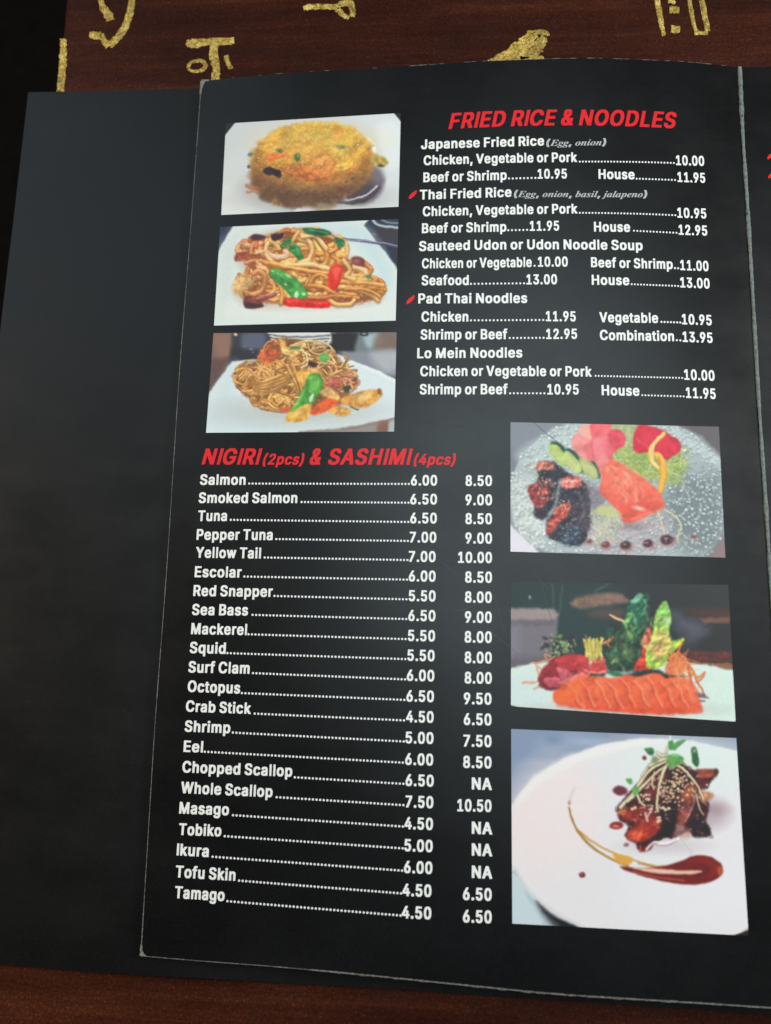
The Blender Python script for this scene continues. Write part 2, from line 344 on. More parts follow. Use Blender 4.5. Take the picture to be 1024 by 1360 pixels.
def paint_udon():
    c=Canvas(1024,607,2.0,(218,224,220),22); R=c.r
    c.poly([(0,0),(130,78),(60,205),(0,300)],(58,66,92),6); c.ell(90,100,40,26,(40,44,66),16,.8)
    c.poly([(130,78),(500,62),(800,74),(1024,340),(1024,607),(0,607),(55,205)],(216,226,222),4)
    c.poly([(790,72),(830,30),(1024,30),(1024,360),(950,275)],(42,50,70),4)
    c.poly([(850,90),(1000,85),(1000,160),(870,150)],(58,50,52),18,.8,True)
    c.line([(830,42),(870,74),(960,84)],6,(196,212,214),4,.9,0); c.line([(870,38),(910,58),(970,60)],4,(150,176,186),4,.8,0)
    c.poly([(880,160),(980,180),(960,290)],(34,36,52),10,.8)
    c.poly([(60,200),(140,90),(230,80),(160,160),(120,400),(60,540)],(200,210,208),40,.5)
    c.poly([(500,70),(790,80),(930,300),(900,380),(780,200),(640,110)],(192,214,220),30,.7,True)
    c.ell(500,500,440,50,(226,228,222),26,.7)
    c.line([(620,132),(760,150),(880,165),(958,182)],6,(72,66,92),3,1,.3); c.line([(700,145),(880,160),(958,176)],2.2,(186,178,206),2,.9,0)
    # shadow, heap
    c.poly([(130,400),(180,330),(150,230),(230,130),(420,90),(650,120),(720,230),(800,330),(895,370),(870,450),(720,480),(400,490),(200,480)],(190,172,150),24,.6,True)
    c.poly([(150,390),(210,320),(190,230),(240,150),(420,95),(600,110),(690,190),(720,260),(790,330),(880,375),(855,440),(700,470),(400,465),(220,455)],(150,86,44),10,1,True,wob=10)
    C=[(222,154,78),(208,134,60),(230,172,100),(190,112,50),(238,188,124)]
    noodle(c,255,210,95,70,26,[(206,132,84),(222,160,112),(186,104,62)],(8,14),(50,110))
    noodle(c,240,350,80,70,20,[(214,148,84),(190,116,60),(228,176,118)],(8,13),(60,120))
    noodle(c,500,200,190,105,30,C,(11,15),(110,240))
    noodle(c,600,330,220,105,34,C,(11,15),(110,240))
    noodle(c,770,390,115,60,20,C,(9,12),(80,180),ang=.2)
    noodle(c,420,400,130,60,20,C,(8,12),(70,160))
    # mushrooms, beef, shrimp
    c.poly([(218,135),(240,118),(290,124),(288,142),(240,150)],(66,42,52),5,1,True); c.poly([(318,128),(350,112),(390,116),(378,138),(340,150)],(58,34,44),5,1,True)
    c.poly([(140,225),(170,208),(205,215),(200,245),(160,255),(138,250)],(150,72,52),6,.95,True,tex=.6)
    c.poly([(140,350),(180,322),(222,340),(228,385),(190,400),(175,430),(132,410)],(222,178,120),9,.95,True,tex=.5)
    c.line([(195,410),(240,420),(285,385),(290,330),(262,300),(235,318)],14,(206,134,78),3,1,.7,hl=.3)
    c.line([(300,215),(350,232),(400,225),(395,205)],15,(232,180,142),3,1,.5,hl=.35)
    c.poly([(188,440),(225,430),(240,450),(330,415),(350,428),(280,460),(285,482),(230,492),(190,482)],(120,56,56),5,1,True,tex=.7)
    c.poly([(192,462),(240,468),(282,480),(230,492),(192,486)],(50,28,34),6,.8,True)
    c.line([(250,440),(300,426),(340,420)],5,(200,128,128),4,.8,0)
    c.poly([(728,238),(760,230),(790,245),(795,280),(770,292),(745,275)],(112,52,52),6,1,True,tex=.6); c.ell(752,252,16,10,(176,110,104),6,.8)
    c.line([(720,300),(745,350),(800,345),(790,300),(740,285)],13,(232,186,128),3,1,.5,hl=.3)
    # hero noodles
    H=[([(430,100),(520,115),(580,170),(606,230),(590,270),(540,262),(535,215)],12),([(455,110),(500,135),(528,190),(510,245),(470,262)],12),
       ([(480,130),(545,130),(600,190)],11),([(300,225),(340,265),(430,275),(520,270),(610,290)],13),([(290,260),(380,285),(470,290),(520,330),(500,370),(540,402)],12),
       ([(320,260),(420,285),(560,310),(610,312)],10),([(520,370),(540,330),(580,325),(620,345)],12),([(515,375),(590,385),(660,425),(760,440)],12),
       ([(625,360),(700,355),(790,360),(885,375)],12),([(650,380),(740,395),(830,425),(860,450)],12),([(700,395),(790,395),(870,430)],10),
       ([(690,250),(720,300),(700,330),(740,345)],11),([(355,360),(378,410),(372,465)],10),([(610,440),(650,470),(720,470),(740,450)],11),([(550,120),(640,140),(650,190),(620,205)],10),
       ([(400,170),(440,140),(460,105)],10),([(630,230),(660,250),(665,290)],9),([(470,430),(560,440),(640,430),(720,432)],11)]
    for p,w in H:
        c.line([(px+1,py+4) for px,py in p],w+2,(120,68,36),7,.5,0); c.line(p,w,C[c.r.integers(5)],2,1,.6,hl=.35)
    # greens
    c.poly([(485,88),(560,90),(610,98),(620,122),(560,128),(500,112)],(40,96,58),5,1,True,tex=.6); c.line([(520,98),(580,106),(610,116)],3,(110,170,120),3,.8,0)
    c.poly([(640,135),(690,145),(694,172),(668,186),(650,165)],(46,104,64),5,1,True)
    c.poly([(366,178),(400,142),(425,140),(420,165),(385,188)],(50,112,64),5,1,True,tex=.4)
    c.poly([(410,190),(440,165),(468,185),(475,215),(488,235),(465,250),(440,225)],(40,120,60),5,1,True,tex=.5); c.poly([(446,182),(466,190),(470,225),(456,220)],(86,166,96),4,.8,True)
    c.poly([(316,298),(345,290),(400,312),(450,345),(488,380),(510,425),(480,440),(428,445),(395,400),(350,360),(318,328)],(60,142,64),4,1,True,tex=.45)
    c.poly([(345,298),(400,318),(455,356),(492,400),(470,405),(420,360),(360,325)],(96,178,84),7,.7,True)
    for q in ((410,328,18,6,.6),(396,372,10,5,.5),(452,422,9,16,0),(330,305,9,4,.5),(488,418,10,8,.3)): c.ell(q[0],q[1],q[2],q[3],(206,226,150),3,.85,q[4])
    c.ell(447,420,7,14,(214,236,220),3,.9,.3); c.poly([(798,322),(822,325),(825,340),(800,340)],(70,140,76),5,.9,True)
    # red pepper strips
    c.poly([(608,345),(620,290),(650,268),(680,278),(682,320),(660,380),(640,402),(612,385)],(216,52,40),4,1,True,tex=.3); c.poly([(630,300),(655,280),(668,300),(650,350)],(240,104,84),6,.75,True)
    c.poly([(388,448),(410,436),(500,448),(610,456),(614,488),(520,490),(400,478)],(212,36,34),4,1,True,tex=.25); c.line([(400,448),(500,458),(600,464)],4,(240,96,80),4,.7,0)
    c.line([(585,425),(610,430),(612,460)],4,(206,90,60),4,.7,0)
    heap=[(140,400),(200,320),(150,240),(200,170),(300,110),(430,85),(620,100),(700,180),(730,240),(800,320),(895,370),(860,450),(700,485),(400,490),(200,490)]
    c.relief(heap,.38,80,14); c.relief(heap,.12,24,10)
    for _ in range(120):
        x=R.uniform(170,860); y=R.uniform(110,470); c.ell(x,y,R.uniform(3,7),R.uniform(1.5,3),(255,232,196),3,R.uniform(.2,.7),R.uniform(-.6,.6))
    c.warp(4,30); c.blur(.7); c.grain(.03)
    return c

def paint_lomein():
    c=Canvas(1024,588,2.0,(74,72,80),33); R=c.r
    c.poly([(0,0),(175,0),(170,160),(60,330),(0,360)],(124,94,86),18); c.poly([(60,50),(165,50),(160,180),(100,200)],(150,112,98),20,.7)
    c.poly([(40,180),(170,165),(130,260),(40,340)],(88,66,66),14,.8)
    c.poly([(165,50),(360,45),(350,160),(290,190),(160,190)],(52,52,62),12); c.poly([(215,55),(325,50),(320,120),(230,150)],(96,104,124),14,.8,True)
    c.poly([(160,120),(300,130),(280,190),(150,190)],(38,38,46),12,.8)
    for i in (4,3,2,1,0):
        y=56+i*16; w=150-i*9
        c.poly([(362+i*6,y-14),(665-i*5,y-14),(663-i*6,y+4),(520,y+14),(380+i*6,y+2)],(216,218,214),3,1,True)
        c.line([(372+i*7,y+2),(450,y+9),(560,y+10),(658-i*7,y+2)],3.6,(84,86,88),3,.9,0)
    c.poly([(665,45),(810,45),(805,100),(780,140),(700,150),(640,120),(668,90)],(26,26,28),7)
    c.poly([(800,45),(1024,40),(1024,200),(800,150),(780,120)],(110,122,124),12); c.poly([(830,60),(900,50),(920,100),(850,120)],(170,196,200),14,.8,True)
    c.poly([(900,50),(1000,50),(1000,120),(880,130)],(120,92,78),16,.8,True)
    c.poly([(700,140),(1010,135),(1010,270),(900,250),(780,200)],(134,138,148),12,1); c.poly([(860,150),(1000,140),(1000,220),(930,240)],(180,182,188),22,.8,True)
    c.ell(828,50,20,12,(24,24,24),3); c.ell(828,50,10,5,(150,160,160),3)
    c.ell(182,55,8,8,(230,190,160),3)
    # plate
    c.poly([(165,188),(300,176),(520,120),(680,150),(780,190),(905,238),(1010,290),(1010,478),(880,505),(700,535),(560,548),(300,560),(0,560),(45,350)],(214,226,228),5)
    c.poly([(180,200),(100,320),(60,420),(60,540),(240,545),(500,540),(300,470),(170,350)],(200,218,224),40,.7,True)
    c.line([(700,160),(800,205),(920,255),(985,290)],5,(238,242,242),6,.8,0)
    c.poly([(500,545),(700,530),(860,500),(990,470),(1010,480),(1010,600),(500,600)],(120,84,76),6); c.poly([(520,550),(760,525),(900,500),(900,580),(520,580)],(150,146,142),16,.85)
    c.poly([(900,500),(960,485),(950,560),(900,560)],(130,84,70),10,.9); c.poly([(955,488),(1010,475),(1010,560),(945,560)],(170,190,190),8,.9)
    # heap
    c.ell(520,440,380,70,(176,176,172),40,.6)
    c.poly([(170,245),(290,180),(320,120),(400,72),(500,82),(600,120),(690,165),(740,215),(790,262),(805,300),(770,340),(720,400),(560,450),(400,440),(290,410),(230,360),(180,295)],(138,88,46),9,1,True,wob=10)
    C=[(206,150,76),(190,132,62),(222,170,98),(172,110,50),(216,156,92)]; N=[(176,120,58),(206,160,92),(222,184,120),(160,98,46)]
    noodle(c,390,160,90,70,34,[(196,112,62),(214,136,84),(176,90,50),(222,170,100)],(3.5,6.5),(60,140))
    noodle(c,560,150,110,60,34,N,(3.5,6),(60,160))
    noodle(c,650,240,130,85,46,N+[(214,146,110)],(3.5,6.5),(60,160))
    noodle(c,290,270,110,80,60,C,(4,6.5),(90,220))
    noodle(c,430,290,130,100,64,C,(4,6.5),(90,220))
    noodle(c,380,385,110,50,38,C,(4,6.5),(80,180))
    noodle(c,740,290,60,50,18,[(196,120,80),(214,152,110)],(4,7),(40,90))
    for k in range(9):
        q=k/8; c.line([(262+q*30,300),(285+q*20,340-q*40),(350,330-q*60+20),(430,310-q*50),(450-q*30,270-q*20),(380,230)],5,C[k%5],2,1,.6,hl=.3)
    for k in range(7): c.line([(180+k*10,240+k*12),(220+k*8,225+k*6),(265,240+k*12),(275,290+k*6)],5,C[(k+2)%5],2,1,.6,hl=.3)
    for k in range(6): c.line([(425+k*9,205),(455+k*6,250),(480+k*5,300),(500+k*4,350)],5,N[k%4],2,1,.6,hl=.3)
    c.line([(460,110),(500,115),(535,150),(545,200),(515,222)],5,(230,204,160),2,1,.5,hl=.3); c.line([(545,100),(560,140),(590,150),(660,165)],4,(226,180,120),2,1,.5)
    c.poly([(400,75),(430,85),(450,130),(510,140),(480,165),(430,160),(405,110)],(226,178,108),6,.95,True,tex=.6)
    c.poly([(300,155),(340,125),(395,140),(385,180),(330,200)],(196,92,56),8,.85,True,tex=.6)
    c.poly([(470,240),(560,235),(620,240),(600,300),(520,320),(500,280)],(216,160,76),9,.9,True,tex=.5)
    c.line([(420,155),(450,168)],4,(60,110,50),3,.9,0); c.poly([(452,118),(500,112),(510,128),(470,132)],(80,120,64),5,.9,True)
    c.poly([(605,160),(630,148),(652,160),(640,190),(610,192)],(96,176,84),5,1,True); c.poly([(550,190),(590,200),(585,220),(555,210)],(40,26,36),5,.9,True)
    c.poly([(640,280),(700,275),(705,310),(660,330)],(186,92,84),8,.85,True,tex=.6); c.poly([(725,320),(755,312),(756,340),(735,348)],(34,58,44),4,.95,True)
    c.poly([(650,320),(690,350),(706,372),(690,395),(640,370),(610,345)],(224,176,112),6,1,True,tex=.4)
    # carrots, chicken, pepper
    c.poly([(560,440),(640,380),(690,385),(692,420),(640,440),(580,460)],(222,94,46),6,1,True,tex=.4); c.poly([(400,420),(450,415),(455,445),(420,450)],(206,104,60),7,.9,True)
    c.poly([(650,440),(700,415),(755,430),(750,460),(700,465)],(214,160,82),6,1,True,tex=.5)
    c.poly([(710,385),(760,355),(840,335),(890,330),(915,330),(918,360),(880,400),(820,425),(740,410)],(206,146,70),6,1,True,tex=.5); c.poly([(770,365),(850,342),(880,350),(820,395)],(230,190,124),9,.8,True)
    c.ell(905,340,12,14,(120,60,40),5,.8); c.line([(760,420),(800,432)],3,(40,50,34),3,.9,0)
    c.poly([(430,480),(470,430),(520,400),(565,395),(560,440),(540,480),(500,495),(440,494)],(226,170,74),5,1,True,tex=.4); c.poly([(460,470),(500,430),(540,412),(530,450)],(240,200,118),8,.7,True)
    c.poly([(455,448),(490,390),(525,320),(548,262),(585,248),(612,262),(620,300),(608,345),(570,400),(548,402),(520,410)],(84,166,62),4,1,True,tex=.25,grad=((60,134,52),.2))
    c.poly([(560,275),(590,262),(606,290),(590,330),(560,345)],(128,200,90),8,.8,True); c.poly([(552,372),(572,350),(578,362),(560,398)],(214,232,204),4,.9,True)
    c.line([(465,440),(500,385),(530,330)],5,(140,210,110),5,.6,0)
    heap=[(180,250),(290,180),(320,120),(400,75),(500,82),(600,120),(690,165),(800,262),(800,310),(900,335),(880,400),(740,440),(560,490),(430,490),(290,410),(190,330)]
    c.relief(heap,.45,60,12); c.relief(heap,.22,18,8)
    for _ in range(130):
        x=R.uniform(220,780); y=R.uniform(110,450); c.ell(x,y,R.uniform(2,6),R.uniform(1.5,2.5),(255,226,176),3,R.uniform(.2,.7),R.uniform(-.8,.8))
    c.warp(4,24); c.blur(.7); c.grain(.03)
    return c
def mm_in(poly,x,y):
    i=False
    for (x0,y0),(x1,y1) in zip(poly,poly[1:]+poly[:1]):
        if (y0>y)!=(y1>y) and x<(x1-x0)*(y-y0)/(y1-y0)+x0: i=not i
    return i

def paint_roll():
    """glass plate with dark glazed rolls, salmon and ginger flower"""
    c=Canvas(1024,671,2.0,(140,144,152),44); R=c.r
    c.poly([(0,0),(420,0),(260,70),(120,170),(60,260),(0,330)],(122,126,138),14); c.poly([(30,30),(330,30),(150,110),(40,180)],(136,142,150),24,.6,True)
    c.poly([(760,40),(1024,40),(1024,250),(960,180),(880,100)],(92,88,92),8); c.poly([(0,470),(150,610),(140,671),(0,671)],(226,220,230),6)
    c.poly([(900,640),(1000,520),(1024,520),(1024,671),(880,671)],(150,112,112),8)
    plate=[(300,38),(480,36),(740,42),(850,95),(960,200),(975,330),(978,520),(930,600),(880,636),(500,625),(180,615),(90,560),(40,480),(28,400),(30,290),(70,190),(150,110),(230,60)]
    c.poly(plate,(172,184,184),4,1,wob=3)
    c.poly([(30,300),(120,300),(180,470),(150,560),(60,500)],(214,220,214),30,.8,True); c.poly([(60,180),(200,90),(330,50),(360,180),(160,240)],(192,206,204),26,.8,True)
    c.poly([(760,300),(960,260),(975,560),(880,630),(740,560),(700,420)],(108,118,122),50,.85,True); c.poly([(760,120),(880,140),(950,240),(860,280)],(160,172,174),30,.7,True)
    c.poly([(400,480),(700,430),(720,600),(380,610)],(186,170,176),40,.85,True)
    pl=spl(np.array(plate,float),3,True)
    def ins(x,y):
        i=False
        for (x0,y0),(x1,y1) in zip(pl,np.roll(pl,-1,0)):
            if (y0>y)!=(y1>y) and x<(x1-x0)*(y-y0)/(y1-y0)+x0: i=not i
        return i
    for _ in range(1700):                                       # moulded dimples of the glass
        x=R.uniform(28,978); y=R.uniform(38,630)
        if not ins(x,y): continue
        left=x<400; r=R.uniform(5,10)
        b=(236,240,234) if (left or y<230) else (190,202,204)
        c.ell(x+2,y+3,r*1.1,r*.9,(104,118,122),4,.42); c.ell(x,y,r*.8,r*.6,b,3,R.uniform(.3,.9 if left else .7))
        if R.random()<.6: c.ell(x-1,y-1,r*.38,r*.28,(250,252,248),2,.8)
    for _ in range(90):
        x=R.uniform(740,965); y=R.uniform(270,600); r=R.uniform(7,13)
        c.ell(x,y,r,r*.85,(84,94,98),3,.5); c.ell(x,y,r*.6,r*.5,(200,210,212),3,.7); c.ell(x-1,y-1,r*.3,r*.25,(246,250,250),2,.85)
    for k in range(60):                                        # fluted rim
        t=k/59; x=760+t*215; y=60+t*150+R.normal(0,6); c.line([(x,y),(x-26,y+16)],2.2,(196,208,208),2,.6,0)
    c.dots(260,50,380,330,590,2,5,[(250,252,246),(226,232,226)],.8,ins)
    # greens behind
    G=[(176,196,96),(150,178,84),(200,212,130),(128,158,70),(190,200,120)]
    c.poly([(470,40),(580,50),(620,120),(560,180),(500,200)],(150,168,96),14,.7,True)
    c.poly([(500,160),(640,150),(790,180),(810,240),(735,310),(640,290),(540,230)],(150,166,98),20,.8,True,wob=16,tex=.5)
    for _ in range(230):
        x=R.uniform(490,800); y=R.uniform(145,300); a=R.uniform(0,6.28)
        c.line([(x,y),(x+22*math.cos(a),y+16*math.sin(a)),(x+40*math.cos(a+.5),y+32*math.sin(a+.5))],2.6,G[R.integers(5)],2,.85,.4)
    for _ in range(30):
        x=R.uniform(480,570); y=R.uniform(45,160); a=R.uniform(0,6.28); c.line([(x,y),(x+26*math.cos(a),y+26*math.sin(a))],3,(196,206,150),3,.7,.3)
    # cucumbers
    for (x,y,q) in ((243,180,0),(305,212,1),(378,238,2)):
        c.ell(x+5,y-4,66,31,(44,76,62),3,1,.92); c.ell(x-3,y+3,60,27,((168,196,104),(182,198,122),(176,184,118))[q],3,1,.92,tex=.25); c.ell(x-4,y+4,44,15,(200,204,140),8,.6,.92)
    # ginger flower
    c.poly([(300,130),(310,95),(350,85),(400,110),(410,200),(360,200),(310,165)],(238,146,142),4,1,True,tex=.12)
    c.poly([(330,70),(370,42),(400,60),(395,110),(345,95)],(236,170,158),5,1,True)
    c.poly([(388,40),(470,40),(470,100),(440,130),(392,108)],(226,84,90),4,1,True,tex=.2,grad=((238,130,134),1.2))
    c.poly([(460,90),(500,66),(536,90),(535,135),(500,160),(460,190)],(216,78,92),4,1,True,tex=.2)
    c.poly([(388,130),(430,108),(470,125),(485,180),(470,230),(430,245),(396,200)],(240,140,148),5,1,True,tex=.1,grad=((222,96,108),0))
    c.poly([(350,150),(392,120),(400,200),(380,205)],(222,100,108),8,.6,True); c.poly([(410,200),(450,180),(470,240),(430,270)],(238,140,140),8,.9,True)
    c.line([(392,112),(388,150),(398,195)],2.5,(180,70,84),3,.5,0)
    # tuna
    c.poly([(580,80),(612,48),(660,56),(720,80),(775,120),(790,155),(750,190),(725,202),(690,175),(640,170),(600,175),(572,150)],(204,42,62),4,1,True,tex=.25)
    c.poly([(600,90),(650,70),(740,120),(770,150),(700,150),(620,140)],(222,60,76),16,.6,True); c.line([(590,110),(640,150),(660,200)],2,(236,150,150),3,.5,0)
    # lemon twist
    c.line([(712,90),(672,125),(652,165),(658,215),(690,245)],10,(232,196,104),3,1,.35,hl=.3,w2=8); c.line([(682,185),(705,215),(710,260),(700,320),(692,345)],17,(232,170,70),3,1,.4,hl=.25,w2=13)
    c.line([(668,135),(662,200),(690,238)],3,(248,232,180),3,.8,0); c.line([(690,190),(690,230)],4,(180,110,50),3,.5,0)
    # salmon slab
    sal=[(440,235),(480,200),(510,215),(560,250),(640,300),(690,345),(714,400),(690,430),(620,460),(570,486),(530,480),(505,430),(460,390),(418,350),(430,300)]
    c.poly(sal,(232,104,84),4,1,wob=4,tex=.15)
    c.poly([(440,240),(520,225),(640,310),(560,330),(470,330)],(238,122,98),22,.8,True)
    for k in range(34):                                        # marbling in drifting, broken bands
        q=R.uniform(0,1); x=440+q*235+R.normal(0,8); y=235+q*170+R.normal(0,34); a=.95+R.normal(0,.35); l=R.uniform(18,60)
        c.line([(x,y),(x+l*.5*math.cos(a),y+l*.5*math.sin(a)),(x+l*math.cos(a+.3),y+l*math.sin(a+.3))],R.uniform(1.5,5),((250,176,150),(252,196,172),(244,150,124))[R.integers(3)],6,R.uniform(.25,.6),0)
    for k in range(16):
        q=R.uniform(0,1); x=440+q*230; y=240+q*170+R.normal(0,34); c.ell(x,y,R.uniform(8,22),R.uniform(3,7),(206,66,52),6,.3,.9)
    c.poly([(510,420),(600,390),(710,400),(690,430),(620,460),(560,486),(530,478)],(222,82,66),10,.7,True); c.ell(600,420,26,10,(252,214,196),6,.8,.2); c.line([(570,470),(640,440),(700,420)],3,(246,160,130),4,.6,0)
    c.ell(560,500,60,14,(110,84,84),14,.5)
    # dark rolls
    for (P,col) in (([(150,225),(200,210),(270,255),(280,300),(240,400),(200,460),(140,462),(130,380),(110,330),(150,290)],(44,40,50)),([(250,285),(310,275),(370,320),(385,420),(360,560),(320,585),(240,570),(190,540),(190,470),(230,400)],(46,44,56))):
        c.poly(P,col,6,1,True,wob=7,tex=.6)
    for p,cl in (([(142,232),(160,214),(205,214),(222,238),(190,248),(150,250)],(196,108,84)),([(102,335),(140,310),(190,320),(200,370),(170,410),(136,412)],(150,56,52)),([(250,295),(285,278),(335,284),(345,318),(300,330),(258,325)],(204,108,96)),
                 ([(186,525),(200,470),(240,410),(290,398),(290,440),(240,490),(210,535)],(170,72,62)),([(150,290),(200,290),(200,320),(150,320)],(90,50,46))):
        c.poly(p,cl,6,1,True,wob=6,tex=.7)
    c.poly([(300,400),(370,400),(385,520),(330,500)],(78,62,74),14,.8,True); c.poly([(250,520),(340,500),(330,585),(250,575)],(48,62,76),10,.8,True,tex=.6)
    c.poly([(360,300),(440,360),(430,420),(390,440)],(110,92,104),16,.6,True)
    c.line([(196,462),(205,440),(228,400),(240,340),(250,300)],7,(150,160,160),7,.75,0)
    c.line([(205,300),(222,330),(212,380)],5,(186,150,144),6,.5,0); c.line([(330,350),(352,400),(348,460)],6,(120,112,124),8,.6,0); c.line([(160,245),(200,236)],5,(240,190,170),4,.7,0); c.line([(270,300),(322,296)],5,(244,200,186),4,.7,0)
    c.dots(150,110,220,380,560,2,4,[(222,190,170),(236,216,196),(196,120,100)],.7,lambda x,y:abs(x-(120+(y-220)*.55))<70)
    c.dots(60,250,500,340,585,2,4,[(130,150,166),(100,120,140)],.6)
    c.dots(26,150,290,200,380,2,4,[(240,220,190)],.8); c.dots(26,240,380,300,430,2,4,[(240,220,190)],.8)
    # shredded daikon, sprouts, sauce drops
    for _ in range(90):
        x=R.uniform(380,510); y=R.uniform(420,560); a=R.normal(.9,.9); c.line([(x,y),(x+20*math.cos(a),y+20*math.sin(a)),(x+36*math.cos(a+.4),y+36*math.sin(a+.4))],2.4,((206,206,168),(190,196,140),(222,220,196))[R.integers(3)],2,.55,.3)
    c.poly([(395,432),(450,405),(500,430),(500,455),(430,450)],(196,196,128),8,.8,True)
    c.line([(684,430),(700,480),(712,530)],4,(206,204,158),3,.95,.3); c.line([(712,428),(750,450),(790,495),(770,550),(775,575)],4,(206,206,160),3,.95,.3)
    for (x,y,r) in ((450,582,20),(540,585,24),(640,577,24),(724,560,28),(378,566,14),(845,545,10)): c.ell(x+4,y+8,r*1.2,r*.8,(170,110,106),8,.7); c.ell(x,y,r,r*.72,(58,30,40) if r>20 else (110,56,60),5,.95); c.ell(x-4,y-4,r*.3,r*.2,(220,190,190),3,.6)
    c.dots(40,600,560,860,625,2,4,[(240,244,240)],.7)
    c.relief(sal,.3,40,8); c.relief([(300,100),(390,40),(470,40),(536,90),(500,160),(440,240),(330,190)],.35,70,8)
    rl=[(105,330),(150,215),(270,250),(370,310),(400,420),(360,580),(240,575),(180,520),(130,460)]; c.relief(rl,1.1,30,10); c.relief(rl,.8,12,8)
    for _ in range(70):
        x=R.uniform(120,370); y=R.uniform(225,570); c.ell(x,y,R.uniform(2,6),R.uniform(1.5,3),((232,214,206),(190,150,140),(150,166,176))[R.integers(3)],2,R.uniform(.3,.8),R.uniform(0,3))
    c.warp(5,24); c.blur(.8); c.grain(.04)
    return c

def paint_sashimi():
    c=Canvas(1024,650,2.0,(34,46,46),55); R=c.r
    c.poly([(0,0),(520,0),(520,420),(0,420)],(44,62,60),120,.8); c.poly([(520,0),(1024,0),(1024,160),(560,160)],(40,40,42),60,.8)
    c.poly([(285,95),(340,68),(470,56),(520,72),(535,95),(440,110),(340,125),(300,118)],(132,104,92),9,.95,True,tex=.3); c.poly([(360,140),(440,120),(520,130),(500,165),(400,165)],(88,72,66),14,.8,True)
    c.poly([(780,120),(980,125),(980,165),(800,160)],(76,46,42),14,.8); c.poly([(840,165),(975,160),(975,190),(870,192)],(122,78,66),7,.95)
    c.poly([(760,190),(980,190),(980,300),(780,300)],(26,32,34),12,.9)
    c.poly([(770,305),(978,308),(980,352),(780,345)],(92,44,40),7,1,tex=.5); c.poly([(780,345),(982,352),(982,390),(800,372)],(132,90,62),6,1); c.line([(780,348),(980,356)],4,(40,24,24),4,.8,0)
    c.ell(110,75,7,9,(180,190,200),4,.7); c.line([(205,20),(215,130)],3,(84,104,100),5,.6,0); c.line([(250,30),(235,150)],3,(84,104,100),5,.6,0); c.line([(480,0),(390,50)],3,(110,124,120),4,.5,0)
    # box at the left
    c.poly([(0,125),(215,128),(232,150),(228,250),(190,360),(0,390)],(118,112,120),7); c.poly([(0,122),(212,125),(232,150),(222,170),(0,172)],(158,142,140),8,.9); c.poly([(0,178),(215,176),(215,200),(0,200)],(100,92,98),9,.7)
    c.poly([(20,200),(60,200),(60,330),(20,340)],(140,140,156),24,.5); c.poly([(0,330),(190,330),(160,380),(0,390)],(96,84,96),20,.6)
    # smoke
    for (x,y,rx,ry,a) in ((740,150,26,20,.5),(770,190,40,24,.5),(820,210,60,34,.55),(800,262,40,30,.45),(860,230,40,24,.3)): c.ell(x,y,rx,ry,(110,104,122),22,a,wob=8)
    # plate
    c.poly([(0,392),(100,365),(180,352),(400,340),(760,355),(870,365),(990,392),(1010,660),(560,600),(120,580),(20,545),(0,540)],(214,230,222),5)
    c.poly([(0,420),(150,390),(200,500),(120,560),(0,520)],(206,222,222),30,.6,True); c.poly([(830,400),(990,420),(1000,600),(880,590)],(206,226,216),30,.6,True)
    c.poly([(0,540),(30,543),(120,578),(300,588),(300,660),(0,660)],INK,4); c.poly([(120,580),(560,600),(1000,614),(1000,670),(100,670)],INK,3)
    c.ell(520,560,330,28,(170,160,150),22,.5)
    # left garnish
    for _ in range(40):
        x=R.uniform(165,310); y=R.uniform(240,325); c.ell(x,y,R.uniform(7,14),R.uniform(5,10),((58,44,52),(92,108,76),(130,148,104),(74,84,66),(60,50,56))[R.integers(5)],4,.9,R.uniform(0,3),shade=.3)
    c.dots(40,200,260,310,320,3,6,[(176,192,140),(140,160,110)],.8)
    for p in ([(135,365),(165,390),(200,400)],[(120,360),(180,350),(220,330)],[(80,445),(130,440),(165,430)],[(125,470),(150,462),(180,470)],[(180,340),(175,320),(200,330)],[(140,380),(150,420),(160,440)]): c.line(p,3.5,(228,150,110),3,.9,.4)
    # centre greens
    c.poly([(430,300),(440,220),(480,190),(560,200),(600,260),(590,380),(480,400),(435,380)],(36,62,50),12,1,True,tex=.5)
    c.poly([(512,190),(530,120),(560,75),(600,58),(625,75),(605,120),(600,180),(580,260),(545,265),(530,220)],(40,96,74),6,1,True,tex=.5)
    c.poly([(545,90),(580,62),(600,66),(590,90),(560,100)],(150,200,170),6,.8,True); c.line([(600,80),(612,110),(600,150)],4,(84,160,110),4,.9,0); c.poly([(515,190),(530,145),(552,150),(540,185)],(120,180,96),4,.95,True)
    c.poly([(520,190),(560,200),(572,240),(545,270)],(112,150,76),6,.9,True,tex=.4); c.ell(470,350,22,26,(110,124,70),12,.6); c.ell(535,320,26,30,(104,128,70),14,.7); c.ell(500,270,22,44,(86,98,62),14,.6)
    c.line([(455,152),(485,165),(512,180)],4,(232,180,140),3,1,.2,w2=6)
    for p in ([(430,275),(450,265),(470,250)],[(440,270),(465,290)],[(455,255),(450,285),(465,292)]): c.line(p,5,(226,130,80),3,.95,.3)
    # yellow fringe
    for k in range(14): c.line([(350+k*5.5,345),(352+k*5,300),(346+k*6,250+R.uniform(0,30))],5,((206,186,96),(224,206,120),(190,170,70))[k%3],3,.95,.3)
    c.line([(348,240),(360,270)],3,(150,110,100),3,.9)
    # right garnish
    c.poly([(560,390),(570,350),(590,330),(600,260),(612,208),(630,206),(636,250),(640,300),(640,380),(600,395)],(214,64,50),5,1,True,tex=.3); c.poly([(590,270),(606,225),(628,220),(620,260),(600,290)],(232,124,92),6,.8,True)
    c.poly([(610,365),(620,290),(640,220),(655,140),(690,95),(706,108),(720,160),(712,220),(716,262),(770,256),(740,300),(710,340),(680,375),(640,380)],(160,196,86),5,1,True,tex=.2)
